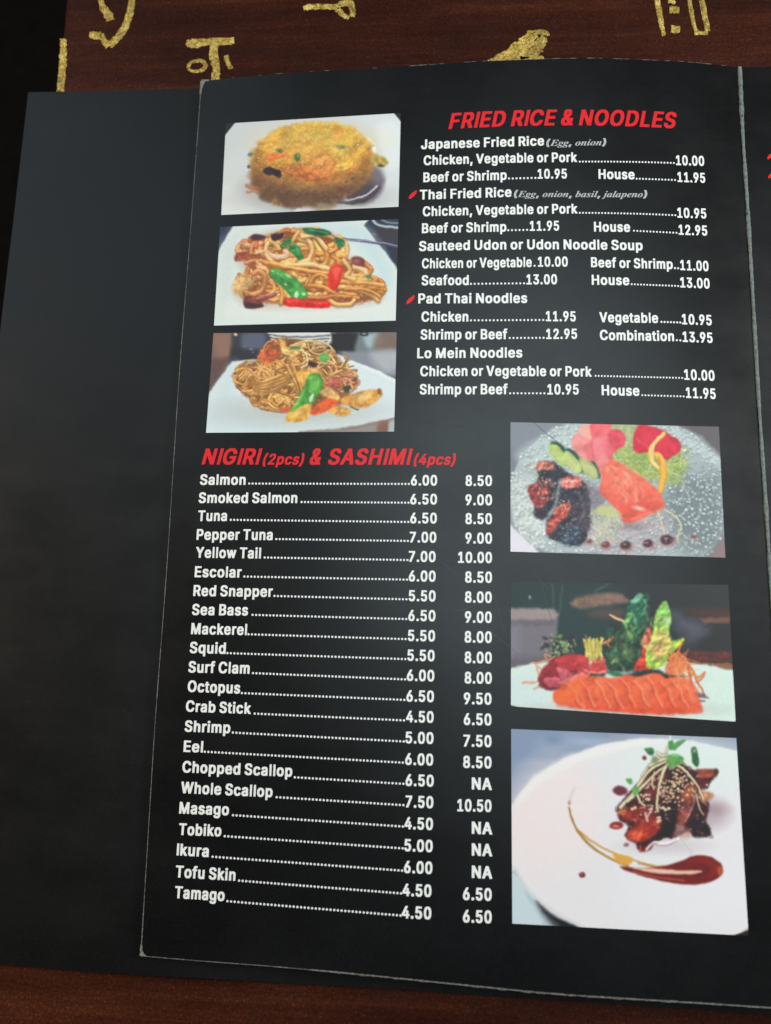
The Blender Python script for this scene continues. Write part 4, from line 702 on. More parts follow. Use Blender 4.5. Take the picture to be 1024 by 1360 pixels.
# ---------------------------------------------------------------- letter shapes (advance;contour;contour...), 500 units per em
GLYPHS='''& 249;68,-2,43,5,20,19,10,31,2,51,1,85,4,98,18,118,43,138,27,162,22,175,21,203,24,217,35,237,45,246,60,252,76,256,125,256,137,253,155,245,172,229,178,212,178,183,175,173,167,158,135,130,156,107,158,120,161,121,220,120,218,81,206,50,235,16,235,2,168,0,158,7,126,-2;93,41,107,43,121,51,82,94,70,81,66,67,76,51;95,176,105,183,113,196,110,206,101,212,93,208,86,196,87,191|( 162;73,-44,47,4,33,51,28,92,28,128,33,163,50,223,71,267,131,268,134,265,134,252,114,207,101,164,93,124,92,100,102,47,116,8,134,-27,134,-42,131,-44|) 162;4,-44,2,-29,25,21,38,62,43,91,43,120,30,185,17,222,2,253,2,265,5,268,62,268,68,262,86,225,104,162,109,115,108,74,104,52,88,2,65,-43|, 119;4,-55,2,-41,18,47,21,49,84,48,85,34,59,-54|. 119;26,-1,12,9,8,21,9,41,17,51,30,57,65,57,74,54,82,48,87,35,87,21,84,10,76,2,68,-1|0 252;88,-2,64,4,49,12,34,26,18,55,8,98,8,155,11,177,26,216,37,231,55,246,81,256,146,256,161,251,179,241,194,225,209,200,216,173,220,137,218,96,215,75,209,54,200,37,190,23,173,9,160,3,138,-2;110,43,119,44,127,48,140,63,149,84,155,124,153,154,144,183,131,202,113,212,97,204,87,191,78,173,72,141,72,112,79,78,94,54|1 252;24,0,22,4,23,41,88,41,90,44,90,187,60,168,29,168,27,172,27,214,83,253,152,253,154,250,154,43,211,41,212,2,208,0|2 252;17,0,15,3,15,37,123,145,138,167,143,182,136,199,126,208,112,213,102,210,90,201,83,189,79,169,18,169,16,173,17,199,26,221,35,232,46,242,69,253,81,256,144,256,156,253,179,242,198,222,206,201,208,176,201,148,192,132,176,112,108,43,210,42,211,40,211,2,207,0|3 252;79,-2,49,6,28,18,18,28,7,52,6,77,69,78,77,60,85,51,99,44,111,41,127,47,140,57,147,72,147,80,138,98,121,110,99,116,64,116,61,118,62,154,114,211,20,212,18,214,19,252,23,254,201,253,203,251,203,216,142,152,169,145,180,140,193,130,203,118,211,100,214,82,212,57,209,45,196,25,169,6,138,-2|4 252;126,0,124,3,124,50,5,50,3,53,3,88,107,252,169,254,172,251,172,239,126,165,187,163,188,94,223,91,223,53,220,50,188,50,187,3,186,0;80,93,124,93,124,161|5 252;81,-2,50,8,36,18,25,29,15,50,14,75,76,76,84,58,89,52,111,42,124,47,136,57,143,70,147,85,144,96,136,111,125,121,111,128,98,125,79,116,43,116,21,118,18,121,17,138,31,250,36,254,198,253,199,250,198,212,93,211,88,173,90,171,130,172,155,169,180,157,192,145,206,123,211,105,212,77,207,50,192,25,181,15,158,3,138,-2|6 252;86,-2,67,3,55,8,39,20,27,34,19,52,15,74,15,94,19,115,40,157,110,252,175,253,176,237,122,163,146,162,162,159,180,150,194,137,205,120,210,103,211,72,207,51,194,27,183,16,170,7,140,-2;110,42,123,45,136,56,144,71,147,82,144,93,137,107,126,117,113,122,104,119,90,109,83,96,80,83,82,71,89,57,95,51|7 252;33,0,32,15,137,210,135,211,17,212,15,214,15,252,19,254,211,253,212,212,99,2|8 252;82,-2,58,4,38,14,21,30,12,48,9,68,12,95,22,116,41,134,28,147,20,166,20,206,27,223,36,234,48,243,69,253,94,257,136,257,156,253,173,247,189,235,198,224,206,205,206,166,197,146,185,134,204,117,213,100,217,82,216,52,207,33,198,22,174,6,143,-2;107,42,119,41,135,48,147,61,151,71,148,84,141,94,131,102,113,109,90,99,81,88,76,76,77,65,85,53;110,154,118,155,130,161,137,170,142,182,141,191,135,201,127,208,113,213,96,206,90,200,84,186,85,176,92,166,99,159|9 252;50,0,49,15,104,90,77,93,51,102,33,116,25,127,16,152,15,180,16,194,25,217,46,241,60,249,81,256,135,257,155,253,169,248,193,229,206,206,210,193,210,151,200,122,182,92,116,1;110,133,124,136,135,145,144,161,147,172,143,186,136,199,127,207,114,213,102,209,91,200,80,177,81,166,87,152,95,141|A 265;-7,0,-9,4,-7,18,83,251,87,254,154,253,248,16,248,2,182,0,156,66,86,67,83,65,58,1;100,110,139,110,119,162|B 253;15,0,14,4,14,252,18,254,148,254,168,250,190,240,207,221,215,201,216,174,213,158,205,144,193,133,213,117,224,94,226,60,217,32,208,22,190,10,157,1;80,43,123,43,146,51,155,60,160,71,154,88,145,98,126,107,80,107;80,150,114,150,136,158,146,169,150,180,150,185,146,195,132,207,121,210,80,211|C 280;106,-2,79,4,56,15,30,37,18,57,5,94,3,121,4,151,10,181,19,200,33,220,59,242,76,250,99,256,114,257,160,257,185,252,214,238,235,219,250,190,253,165,189,164,180,183,164,200,150,208,135,212,120,209,95,193,85,182,76,164,68,130,74,96,87,71,99,58,120,46,133,42,148,46,169,58,179,70,188,90,190,91,251,91,253,75,250,65,241,44,232,32,217,18,198,7,163,-2|D 276;15,0,14,4,14,252,151,252,173,248,206,230,221,216,234,197,242,176,247,148,247,107,242,80,234,57,224,42,207,26,190,15,157,4,121,0;80,43,108,43,126,47,143,54,156,62,165,72,179,101,183,132,174,167,166,182,155,194,126,208,105,211,79,210|E 234;15,0,14,4,14,252,18,254,202,253,203,215,201,212,80,211,80,151,193,150,195,147,195,112,192,108,80,107,79,45,82,42,202,42,204,40,204,2,200,0|F 230;15,0,14,4,14,252,18,254,200,253,202,215,200,212,82,211,79,210,80,146,188,145,190,143,190,105,80,103,79,2|G 285;107,-2,82,3,57,14,35,32,19,54,9,77,4,103,4,151,9,177,18,199,29,216,46,233,76,250,98,256,113,257,158,257,183,252,207,242,235,219,249,194,254,177,254,165,189,164,173,191,160,202,133,212,120,209,105,201,93,192,87,184,76,164,68,130,74,96,87,71,98,59,120,46,137,43,158,50,174,62,185,80,189,92,126,94,126,135,252,136,255,133,255,87,250,62,242,44,233,32,218,18,201,8,187,3,162,-2|H 283;15,0,14,4,14,252,75,254,79,252,80,152,176,151,179,154,179,252,243,253,244,1,183,0,179,2,179,109,82,109,79,106,79,2|I 98;14,0,75,0,75,254,14,254|J 223;68,-2,56,-1,36,7,23,16,10,30,2,50,0,95,64,96,66,72,70,61,76,51,92,42,106,49,116,63,120,83,120,252,183,253,185,250,185,68,182,48,175,31,160,14,148,6,129,-1|L 221;15,0,14,4,14,251,17,254,77,253,79,250,80,43,195,42,197,40,197,3,193,0|M 339;15,0,14,4,15,253,88,254,92,252,157,99,221,252,300,252,299,1,235,2,235,112,187,1,129,0,125,5,79,112,78,2|N 287;15,0,14,4,14,252,85,252,182,111,183,252,247,253,248,1,177,1,80,143,79,2|O 292;106,-2,79,4,56,15,30,37,18,57,5,94,3,121,4,151,10,181,19,200,34,221,58,241,76,250,99,256,117,257,168,256,190,250,217,235,235,219,247,202,256,181,261,160,264,132,262,103,257,77,249,56,238,39,221,22,206,11,170,-1;132,43,144,45,161,53,177,67,192,93,198,124,193,158,180,184,158,203,133,212,108,203,88,186,74,157,68,128,74,96,87,71,108,51|P 247;15,0,14,4,14,252,144,254,169,249,193,236,211,216,217,204,221,185,220,148,217,137,205,116,181,97,162,90,150,88,80,87,79,2;80,130,121,132,133,136,144,144,153,158,155,172,149,191,139,201,127,208,113,211,80,211|R 249;15,0,14,4,14,252,144,254,170,249,193,237,206,225,217,206,221,192,221,154,215,134,206,121,181,101,230,16,230,1,162,0,107,93,82,93,79,91,79,2;80,136,121,137,137,143,146,150,154,164,155,175,150,191,145,199,131,207,119,210,80,211|S 248;82,-3,49,5,23,21,10,37,4,52,4,79,67,80,73,63,82,52,95,45,112,40,126,44,140,51,152,63,155,75,150,84,140,92,126,99,58,118,39,127,26,137,16,148,10,166,9,190,14,213,20,223,34,237,51,248,67,253,89,257,137,257,170,250,192,238,210,217,216,202,216,177,154,177,149,190,142,200,125,210,112,213,89,205,78,193,76,182,80,173,94,163,170,140,187,132,204,120,215,106,220,93,221,62,218,48,211,33,202,22,175,5,140,-3|T 249;81,0,79,4,79,210,1,212,-1,214,0,252,4,254,224,253,226,246,226,214,224,212,145,210,144,2|U 284;107,-3,77,1,48,16,26,38,19,53,14,75,14,252,21,254,79,252,79,87,87,68,100,53,119,44,130,42,145,46,158,53,171,66,179,87,179,252,244,253,246,250,246,85,245,71,238,50,225,29,211,16,193,6,164,-2|V 265;87,0,-6,233,-7,252,55,254,60,251,120,92,181,252,246,253,248,240,246,232,156,3,152,0|W 368;63,0,58,11,-6,231,-6,253,57,252,96,115,137,252,205,253,246,114,285,251,289,254,351,252,351,239,280,1,212,1,171,135,132,2,129,0|Y 261;87,0,85,4,85,100,-7,237,-7,252,-4,254,61,253,118,169,175,253,242,253,243,237,151,100,150,2|a 220;55,-3,32,3,24,7,7,23,2,32,-2,51,-2,67,2,85,17,102,31,110,64,118,112,124,120,128,119,134,110,148,98,153,81,146,65,129,31,129,5,137,4,151,7,157,16,171,33,184,64,195,120,196,140,192,155,187,173,172,181,157,184,147,185,2,123,1,105,-3;84,40,99,44,110,52,121,72,120,81,85,75,67,65,64,58,66,51,74,44|b 237;92,-3,74,1,14,0,10,2,10,250,12,253,71,253,73,251,74,192,92,196,133,196,158,191,174,183,187,172,200,154,207,137,211,118,211,75,205,50,193,27,174,10,155,0,135,-3;109,41,123,46,134,56,141,68,147,93,144,115,136,134,124,146,111,152,96,147,87,137,79,125,73,101,76,78,84,60,94,48|c 223;82,-3,62,0,43,8,27,21,12,41,4,58,1,80,1,113,4,134,12,152,27,172,43,184,57,191,87,196,127,196,150,191,171,181,186,167,197,146,196,131,170,124,137,124,126,140,117,147,105,152,98,151,82,140,71,123,65,100,68,80,77,58,87,48,98,41,106,40,121,47,138,71,167,71,196,64,198,48,185,25,172,13,156,4,127,-3|d 237;77,-3,54,1,40,8,22,24,10,42,4,57,1,81,1,114,9,148,28,175,54,191,79,196,120,196,138,192,139,251,140,253,201,253,203,250,203,2,199,0,139,1,120,-3;101,41,115,46,128,58,136,77,139,92,137,112,129,133,121,143,102,152,86,145,77,135,68,114,65,100,68,80,75,62,88,47|e 227;85,-3,58,1,43,8,26,22,13,38,6,54,1,80,1,112,4,134,10,150,26,171,39,182,57,191,82,196,125,196,151,190,167,182,178,173,196,146,202,121,201,82,198,80,69,80,68,75,79,54,89,46,102,40,111,40,121,45,139,66,168,66,198,59,199,44,191,27,184,20,160,4,129,-3;68,120,132,119,134,121,124,140,113,149,102,152,92,149,81,141,73,132|f 152;25,0,23,4,23,152,-13,155,-13,192,23,194,23,217,27,235,42,252,54,259,71,264,119,264,136,260,137,243,130,220,98,219,91,213,88,202,89,194,130,192,130,157,127,154,88,152,87,2|g 238;82,-70,50,-64,28,-53,10,-34,9,-17,33,-4,65,-3,86,-22,104,-28,120,-22,132,-13,137,-2,138,6,125,3,68,4,42,13,20,31,7,53,1,81,2,124,9,148,29,176,51,190,67,194,121,196,138,192,144,194,201,193,203,190,203,-6,198,-29,190,-42,180,-52,161,-63,123,-70;101,46,117,51,127,61,134,72,139,92,137,114,128,135,118,145,104,152,90,148,77,135,68,115,65,101,68,82,73,67,87,52|h 230;12,0,10,4,10,251,13,254,71,253,73,251,74,192,95,196,135,196,150,193,174,181,188,162,195,141,195,3,190,0,132,2,130,124,126,135,120,143,104,152,83,139,74,118,73,2|i 108;12,0,10,4,10,192,71,193,73,190,73,2;26,207,13,212,4,223,4,244,12,256,21,260,62,260,69,258,76,252,80,240,80,229,77,217,70,211,56,207|k 215;12,0,10,4,11,252,69,254,73,252,74,143,127,193,195,192,194,176,124,108,202,15,202,1,132,0,75,67,73,64,73,1|l 108;14,0,72,0,72,254,14,254|m 330;12,0,10,7,10,190,12,193,74,193,93,197,125,197,148,192,161,184,190,196,235,197,264,190,278,180,287,169,295,146,295,4,293,0,232,2,230,131,224,143,210,152,193,143,185,126,183,1,121,2,121,123,115,142,104,151,99,152,85,143,76,130,74,123,73,2|n 230;12,0,10,4,11,192,68,194,74,192,94,196,135,196,154,192,173,182,187,164,195,141,194,1,136,0,132,2,130,124,126,135,120,143,104,152,83,139,74,118,73,2|o 233;82,-3,62,0,43,8,27,21,12,41,4,58,1,80,1,113,4,134,12,152,27,172,43,184,57,191,88,196,124,196,150,191,168,182,185,167,197,151,203,136,208,97,207,73,203,56,189,30,164,8,136,-2;102,41,114,44,126,52,137,71,142,91,141,110,131,133,118,146,105,152,88,145,77,134,68,113,65,98,68,80,75,62,87,48|p 237;12,-65,10,-62,10,192,14,194,74,192,92,196,135,196,158,191,174,183,187,172,200,154,207,137,211,118,210,68,205,50,196,31,174,9,146,-2,93,-3,74,1,73,-64;109,41,123,46,134,56,141,68,147,93,144,115,136,134,124,146,111,152,96,147,87,137,79,125,73,101,76,78,84,60,94,48|q 237;140,-65,139,-63,138,0,120,-3,80,-3,54,1,35,12,21,25,10,42,4,57,1,80,1,113,6,140,14,157,28,175,54,191,79,196,120,196,138,192,144,194,203,192,203,-63,200,-65;101,41,115,46,128,58,136,77,139,92,137,112,129,133,121,143,102,152,86,145,77,135,68,114,65,100,68,80,75,62,88,47|r 155;12,0,10,4,10,192,14,194,73,193,85,196,137,195,139,192,138,153,106,151,98,149,83,138,76,127,73,113,73,2|s 207;65,-3,39,3,15,18,3,37,2,59,29,66,62,65,72,48,90,39,106,45,116,57,111,65,99,71,43,85,20,98,10,112,7,127,7,145,10,161,17,172,32,184,55,193,70,196,118,196,143,190,160,180,172,166,178,152,177,136,151,130,120,130,106,148,94,153,81,148,72,137,83,126,145,110,160,103,171,94,182,74,183,52,179,34,165,16,143,3,114,-3|t 139;60,-1,39,5,29,12,21,22,16,38,16,152,-11,154,-14,156,-13,192,16,194,16,233,19,236,77,235,79,233,80,194,115,193,118,191,118,155,79,152,79,62,82,48,88,41,114,41,118,39,123,16,123,3,111,-1|u 230;74,-2,52,1,34,11,21,24,13,42,10,54,10,192,18,194,73,192,74,71,84,52,93,45,101,42,111,46,120,53,126,63,130,75,132,192,193,193,195,190,194,2,137,0,131,2,107,-2|w 309;54,0,-5,177,-4,193,60,192,85,112,111,193,174,193,199,113,225,193,288,192,288,176,230,1,169,1,142,83,115,1|~E 220;-18,1,-18,8,-4,10,4,14,13,28,57,188,57,208,50,214,36,217,36,224,217,224,204,162,194,163,187,192,174,206,152,213,136,214,123,213,115,208,92,127,113,126,130,129,147,142,159,160,169,160,148,77,145,69,137,70,135,93,132,100,125,108,106,114,89,113,65,25,68,16,80,12,107,13,130,18,145,25,160,36,185,68,194,69,194,64,175,1|~a 168;19,-3,5,3,-5,14,-10,28,-10,49,0,82,9,101,23,121,43,140,68,152,95,152,107,138,113,152,149,151,115,29,117,22,124,23,140,43,146,43,150,39,135,18,119,3,95,-3,86,-1,78,7,76,28,57,7,49,2,33,-3;45,22,55,24,65,33,82,62,92,88,98,120,97,132,92,138,82,139,74,134,59,116,49,95,34,48,35,31,40,23|~b 161;25,-3,4,4,-4,10,-7,16,43,199,42,213,24,216,23,223,31,226,94,234,68,134,80,144,96,152,118,154,130,149,141,137,146,123,146,98,141,78,134,61,119,38,93,14,74,3,58,-2;41,9,50,9,64,16,81,38,92,59,103,99,103,119,95,130,89,131,77,127,68,116,60,101,38,28,36,16|~e 135;33,-3,14,5,6,11,-1,23,-5,35,-7,55,2,87,24,121,54,145,77,154,88,155,108,151,119,143,126,129,124,114,117,100,104,87,89,77,64,68,40,62,39,53,39,39,41,31,48,22,56,19,74,23,86,34,96,47,102,46,107,41,91,18,70,2,49,-3;44,75,69,86,86,103,92,113,96,129,94,137,90,142,80,142,64,126,50,97|~g 149;30,-68,1,-63,-11,-57,-23,-45,-27,-33,-25,-24,-18,-13,14,3,1,16,-3,26,-1,33,5,42,26,58,12,70,4,85,4,105,12,123,31,142,50,151,62,154,93,153,108,148,123,139,151,138,150,125,133,124,133,104,129,92,121,80,111,70,95,60,81,55,63,52,43,53,34,44,36,39,40,35,85,20,108,6,117,-11,117,-24,113,-36,98,-52,82,-61,58,-67;32,-56,52,-56,71,-48,79,-37,79,-26,75,-20,58,-11,32,-2,16,-10,8,-19,6,-36,15,-49;57,64,68,67,75,74,86,93,91,114,91,126,90,134,83,142,76,143,67,139,57,127,50,113,45,93,45,78,48,68|~i 97;19,-3,6,3,-1,15,1,34,26,125,24,132,9,137,8,144,74,154,75,151,49,54,43,26,46,23,52,25,69,45,75,44,78,40,61,16,44,2,26,-3;58,186,51,190,45,197,42,205,44,215,49,223,57,228,68,230,77,227,83,222,88,214,88,201,76,187|~j 89;-43,-68,-15,-67,1,-60,14,-47,24,-32,34,-11,43,20,76,154,11,144,11,137,24,134,27,129,18,87,-10,-23,-20,-49,-27,-56,-37,-56,-37,-51,-32,-39,-33,-33,-39,-26,-48,-23;601,-66,601,-24;67,185,55,188,48,195,45,202,45,212,50,222,56,227,69,230,81,226,87,220,91,211,91,203,81,189|~l 87;11,-3,1,2,-3,7,-7,23,42,204,39,213,25,216,24,223,90,234,92,231,38,31,38,25,42,22,56,33,64,45,71,41,72,39,58,18,44,4,29,-3|~n 179;101,-3,93,-1,87,6,83,26,91,60,111,118,111,127,107,130,92,123,69,94,50,54,33,1,-7,1,24,123,23,132,8,137,8,144,76,153,64,108,93,142,107,150,119,154,133,154,143,151,151,143,154,129,151,111,126,27,129,23,135,24,151,45,160,40,145,19,130,5,115,-3|~o 158;37,-3,21,2,9,10,1,21,-5,36,-7,52,-4,70,9,101,33,131,52,145,63,150,76,154,100,154,119,148,130,140,137,130,143,106,143,93,140,75,129,51,114,30,101,17,85,5,60,-3;47,9,56,9,66,16,75,29,86,52,97,86,102,114,100,131,93,142,82,143,68,132,50,97,36,44,38,18|~p 165;-40,-68,-41,-59,-27,-56,-19,-44,24,119,23,132,17,136,7,137,7,144,71,154,73,152,67,127,79,140,96,151,124,154,135,149,144,138,149,124,149,99,141,68,121,35,102,15,89,5,68,-3,49,-3,37,1,35,0,25,-34,23,-49,27,-56,43,-59,44,-68;47,9,55,9,62,12,72,22,92,58,105,104,104,123,96,130,79,124,64,103,52,70,41,28,41,14|~s 126;35,-3,11,4,5,4,-4,-2,-13,0,-4,54,7,53,13,28,25,13,45,9,51,11,57,20,59,28,53,45,29,74,16,97,13,113,14,124,19,134,32,148,50,154,68,154,94,148,100,148,106,153,115,152,110,111,107,103,98,104,91,126,80,139,63,143,52,136,49,130,51,120,91,64,96,48,96,34,88,16,74,3,56,-3'''
# ---------------------------------------------------------------- lettering
G={}
for part in GLYPHS.split('|'):
    k=part[1:].index(' ')+1; key=part[:k]; f=part[k+1:].split(';'); cs=[]
    for q in f[1:]:
        n=[int(v)/500 for v in q.split(',')]; 
        if len(n)>=6: cs.append([(n[i],n[i+1]) for i in range(0,len(n),2)])
    def inside(p,c):
        r=False
        for (x0,y0),(x1,y1) in zip(c,c[1:]+c[:1]):
            if (y0>p[1])!=(y1>p[1]) and p[0]<(x1-x0)*(p[1]-y0)/(y1-y0)+x0: r=not r
        return r
    outer=[c for c in cs if not any(inside(c[0],d) for d in cs if d is not c)]
    flat=[];tri=[]
    for c in outer:                                  # every outline with its own holes
        grp=[c]+[d for d in cs if d not in outer and inside(d[0],c)]; k0=len(flat)
        flat+=[p for d in grp for p in d]
        tri+=[tuple(k0+i for i in t) for t in tessellate_polygon([[Vector((x,y,0)) for x,y in d] for d in grp])]
    G[key]=(int(f[0])/500,flat,tri)
CAP=.5087
def lean(x): return -.069+(x-225)*.000160
class Print:
    """collects letters of one line, in photograph units, then lays them on a sheet"""
    def __init__(s): s.v=[]; s.f=[]
    def base(s,pts):
        xs=[p[0] for p in pts]; ys=[p[1] for p in pts]
        if len(pts)==3:
            c=np.polyfit(xs,ys,2); return lambda x:np.polyval(c,x)
        return lambda x:ys[0]+(ys[-1]-ys[0])*(x-xs[0])/(xs[-1]-xs[0])
    def text(s,t,x0,x1,pts,cap,cap2=None,slant=0.0,pre=''):
        cap2=cap2 or cap; f=s.base(pts); keys=[]; pen=0; 
        for ch in t:
            if ch==' ': pen+=.15 if pre else .17; continue
            g=G.get(pre+ch) or G[ch]; keys.append((pen,g)); pen+=g[0]+(.004 if not pre else 0)
        lo=min(p[0] for p in keys[0][1][1]); hi=keys[-1][0]+max(p[0] for p in keys[-1][1][1]); k=(x1-x0)/(hi-lo)
        for pen,(adv,pt,tri) in keys:
            n=len(s.v)
            for gx,gy in pt:
                q=(pen+gx-lo)/(hi-lo); h=(cap+(cap2-cap)*q)*gy/CAP; x=x0+(pen+gx-lo)*k
                s.v.append((x+h*(slant-lean(x)),f(x)-h))
            s.f+=[tuple(n+i for i in t3) for t3 in tri]
    def dots(s,x0,x1,pts,n,r):
        f=s.base(pts)
        for i in range(n):
            x=x0+(x1-x0)*i/max(n-1,1); k=len(s.v); y=f(x)-r*1.05
            for a in range(6): s.v.append((x+r*math.cos(a*1.0472+.5),y+r*1.05*math.sin(a*1.0472+.5)))
            s.f.append(tuple(range(k,k+6)))
    def build(s,name,mat,parent,label=None,zf=page_z,lift=.00012):
        o=link(name,meshof(name,lay(s.v,zf,lift),s.f),mat,parent)
        if label: o['label']=label
        return o

# ---------------------------------------------------------------- the setting and the table
def slab(name,x0,x1,y0,y1,z0,z1,mat,parent=None):
    v=[(x,y,z) for z in (z0,z1) for x,y in ((x0,y0),(x1,y0),(x1,y1),(x0,y1))]
    return link(name,meshof(name,v,[(3,2,1,0),(4,5,6,7),(0,1,5,4),(1,2,6,5),(2,3,7,6),(3,0,4,7)]),mat,parent)
fm=Mat('dark_carpet'); fm.set(Specular_IOR_Level=.1); fm.l(fm.mul((.0035,.0032,.0032),fm.ramp(fm.noise(60,4,.7),[(.3,.5),(.7,1.5)])),fm.b.inputs['Base Color']); fm.set(Roughness=.95)
tag(slab('floor',-3,3,-3,3,-.78,-.75,fm.m),kind='structure')
table=bpy.data.objects.new('table',None); COL.objects.link(table); table.location=(.3,-.1,-.75)
tag(table,'dark red brown lacquered table with gold painted characters under the black menu','table')
def child(o): o.matrix_parent_inverse=Matrix.Translation(-table.location); return o
# its left edge runs slightly skew to the menu
e=lay([(87.5,0),(76,122)],table_z); d=e[1]-e[0]; d/=np.linalg.norm(d)
A=e[0]-d*.25; B=e[0]+d*.85; n=np.array([d[1],-d[0],0]); n=n if n[0]>0 else -n
def tabletop():
    t=.03; C=B+n*1.0; D=A+n*1.0; r=.0015; v=[]; f=[]
    ring=[A,B,C,D]; cen=sum(ring)/4
    for inset,z in ((0,-t),(0,-r),(r*.3,-r*.3),(r,0)):
        for q in ring: w_=(cen-q); w_=w_/np.linalg.norm(w_)*inset*1.4; v.append((q[0]+w_[0],q[1]+w_[1],TABLE_Z+z))
    for k in range(3):
        for i in range(4): f.append((k*4+i,k*4+(i+1)%4,(k+1)*4+(i+1)%4,(k+1)*4+i))
    f+=[(12,13,14,15),(3,2,1,0)]
    return child(link('tabletop',meshof('tabletop',v,f),WOOD,table))
tabletop()
def leg(x,y):
    s_=.03; v=[(x+a*s_,y+b*s_,z) for z in (-.75,TABLE_Z-.03) for a,b in ((-.7,-.7),(.7,-.7),(.7,.7),(-.7,.7))]
    child(link('leg',meshof('leg',v,[(0,1,5,4),(1,2,6,5),(2,3,7,6),(3,0,4,7),(3,2,1,0),(4,5,6,7)]),WOOD,table))
for q in (A*.9+(B+n)*.1,(B*.9+(A+n)*.1),(A+n)*.9+B*.1,(B+n)*.9+A*.1): leg(q[0],q[1])

def brush(strokes,name,label,seed):
    """gold brush strokes: each a list of (x,y,half width) in photograph units; a low domed ridge of paint"""
    rr=random.Random(seed); V=[];F=[]
    for st in strokes:
        p=spl(np.array([q[:2] for q in st],float),6,False) if len(st)>2 else np.array([[st[0][0]+(st[1][0]-st[0][0])*t/8,st[0][1]+(st[1][1]-st[0][1])*t/8] for t in range(9)])
        ws=np.interp(np.linspace(0,1,len(p)),np.linspace(0,1,len(st)),[q[2] for q in st])
        P=[];H=[]
        n0=len(V)
        for i in range(len(p)):
            t=p[min(i+1,len(p)-1)]-p[max(i-1,0)]; t=t/(np.linalg.norm(t)+1e-9); nn=np.array([-t[1],t[0]])
            w1=ws[i]*(.78+rr.uniform(-.16,.16)); w2=ws[i]*(.78+rr.uniform(-.16,.16))
            for a,h in ((-w1,0),(-w1*.6,.00022),(w2*.6,.00022),(w2,0)): P.append(p[i]+nn*a); H.append(h)
        X=lay(P,table_z,0); 
        for q,h in zip(X,H): V.append((q[0],q[1],q[2]+.00004+h))
        for i in range(len(p)-1):
            for k in range(3): a=n0+i*4+k; F.append((a,a+1,a+5,a+4))
    me=meshof(name,V,F,True); o=child(link(name,me,GOLD,table)); o['label']=label; return o
brush([[(84,52,5),(84,70,6),(83,90,6.5),(80,122,7)]],'gold_border','gold bar painted along the left edge of the table',1)
brush([[(131,-14,3),(136,8,5),(144,20,8),(147,28,6)],[(174,-20,4),(175,5,5.5),(169,28,6),(158,48,6),(145,60,6)],[(119,46,5),(128,47,7),(135,46,5)],[(134,46,5),(139,55,5),(144,63,5)]],'gold_character','gold painted character at the top left, cut by the picture edge',2)
brush([[(248,56,5),(256,58,8),(275,56,6),(311,54,5.5)],[(284,60,7),(284,75,7),(287,92,6),(286,108,8)],[(249,88,2.5),(256,82,3),(268,81,3),(273,88,4),(266,94,3),(254,94,2.5),(249,88,2.5)],[(300,74,4),(302,82,4),(307,92,4)]],'gold_character','gold painted character with a long top bar above the page corner',3)
brush([[(403,11,4),(415,9,5),(435,9,4),(452,10,6)],[(450,6,4),(463,4,7),(468,12,5),(468,23,5)],[(448,12,5),(456,20,4),(464,24,4)]],'gold_character','small gold painted character above the left half of the page',4)
brush([[(648,83,3),(668,76,8),(690,64,13),(702,52,10),(712,45,6)],[(700,44,4),(724,43,4),(728,48,3)],[(690,76,9),(708,68,12),(716,60,10),(723,49,6)],[(655,84,4),(690,80,9),(722,80,6)]],'gold_character','triangular gold painted blot touching the top edge of the page',5)
brush([[(872,-8,4),(875,12,5),(879,35,4),(882,48,3)],[(888,0,4),(897,4,3)],[(889,13,6),(902,13,6)],[(891,39,6),(903,39,6)],[(914,-10,3),(918,15,4),(922,35,3),(926,42,3)],[(930,-10,4),(935,15,5),(940,42,5)],[(922,44,3),(940,44,3)]],'gold_character','gold painted ladder shaped character at the top right',6)

# ---------------------------------------------------------------- the menu
menu=bpy.data.objects.new('menu',None); COL.objects.link(menu); menu.location=(0,0,0)
tag(menu,'open black laminated restaurant menu with white lettering and six food photographs','menu')
def sheet(name,outline,zf,th,mat,parent,nu=48,nv=72):
    """outline: four edge curves given as functions of u / v on a unit square -> metres"""
    top=[];V=[];F=[]
    for j in range(nv+1):
        for i in range(nu+1):
            x,y=outline(i/nu,j/nv); V.append((x,y,zf(x,y)))
    N=len(V); V+=[(x,y,z-th) for x,y,z in V]; q=nu+1
    for j in range(nv):
        for i in range(nu):
            a=j*q+i; F.append((a,a+q,a+q+1,a+1)); F.append((N+a,N+a+1,N+a+q+1,N+a+q))
    M_=len(V); V+=V[:M_]                                   # the cut sides get corners of their own
    for i in range(nu): a=M_+i; F.append((a,a+1,a+N+1,a+N)); b=M_+nv*q+i; F.append((b+1,b,N+b,N+b+1))
    for j in range(nv): a=M_+j*q; F.append((a+q,a,N+a,N+a+q)); b=M_+j*q+nu; F.append((b,b+q,N+b+q,N+b))
    me=meshof(name,V,F,False); s_=np.zeros(len(me.polygons),bool); s_[:2*nu*nv]=True; me.polygons.foreach_set('use_smooth',s_)
    return link(name,me,mat,parent)
def edge_curve(pts,zf,n=60):
    X=lay(spl(np.array(pts,float),8,False),zf); return X[:,:2]
def along(c,t):
    s_=np.concatenate([[0],np.cumsum(np.linalg.norm(np.diff(c,axis=0),axis=1))]); s_/=s_[-1]
    return np.array([np.interp(t,s_,c[:,0]),np.interp(t,s_,c[:,1])])
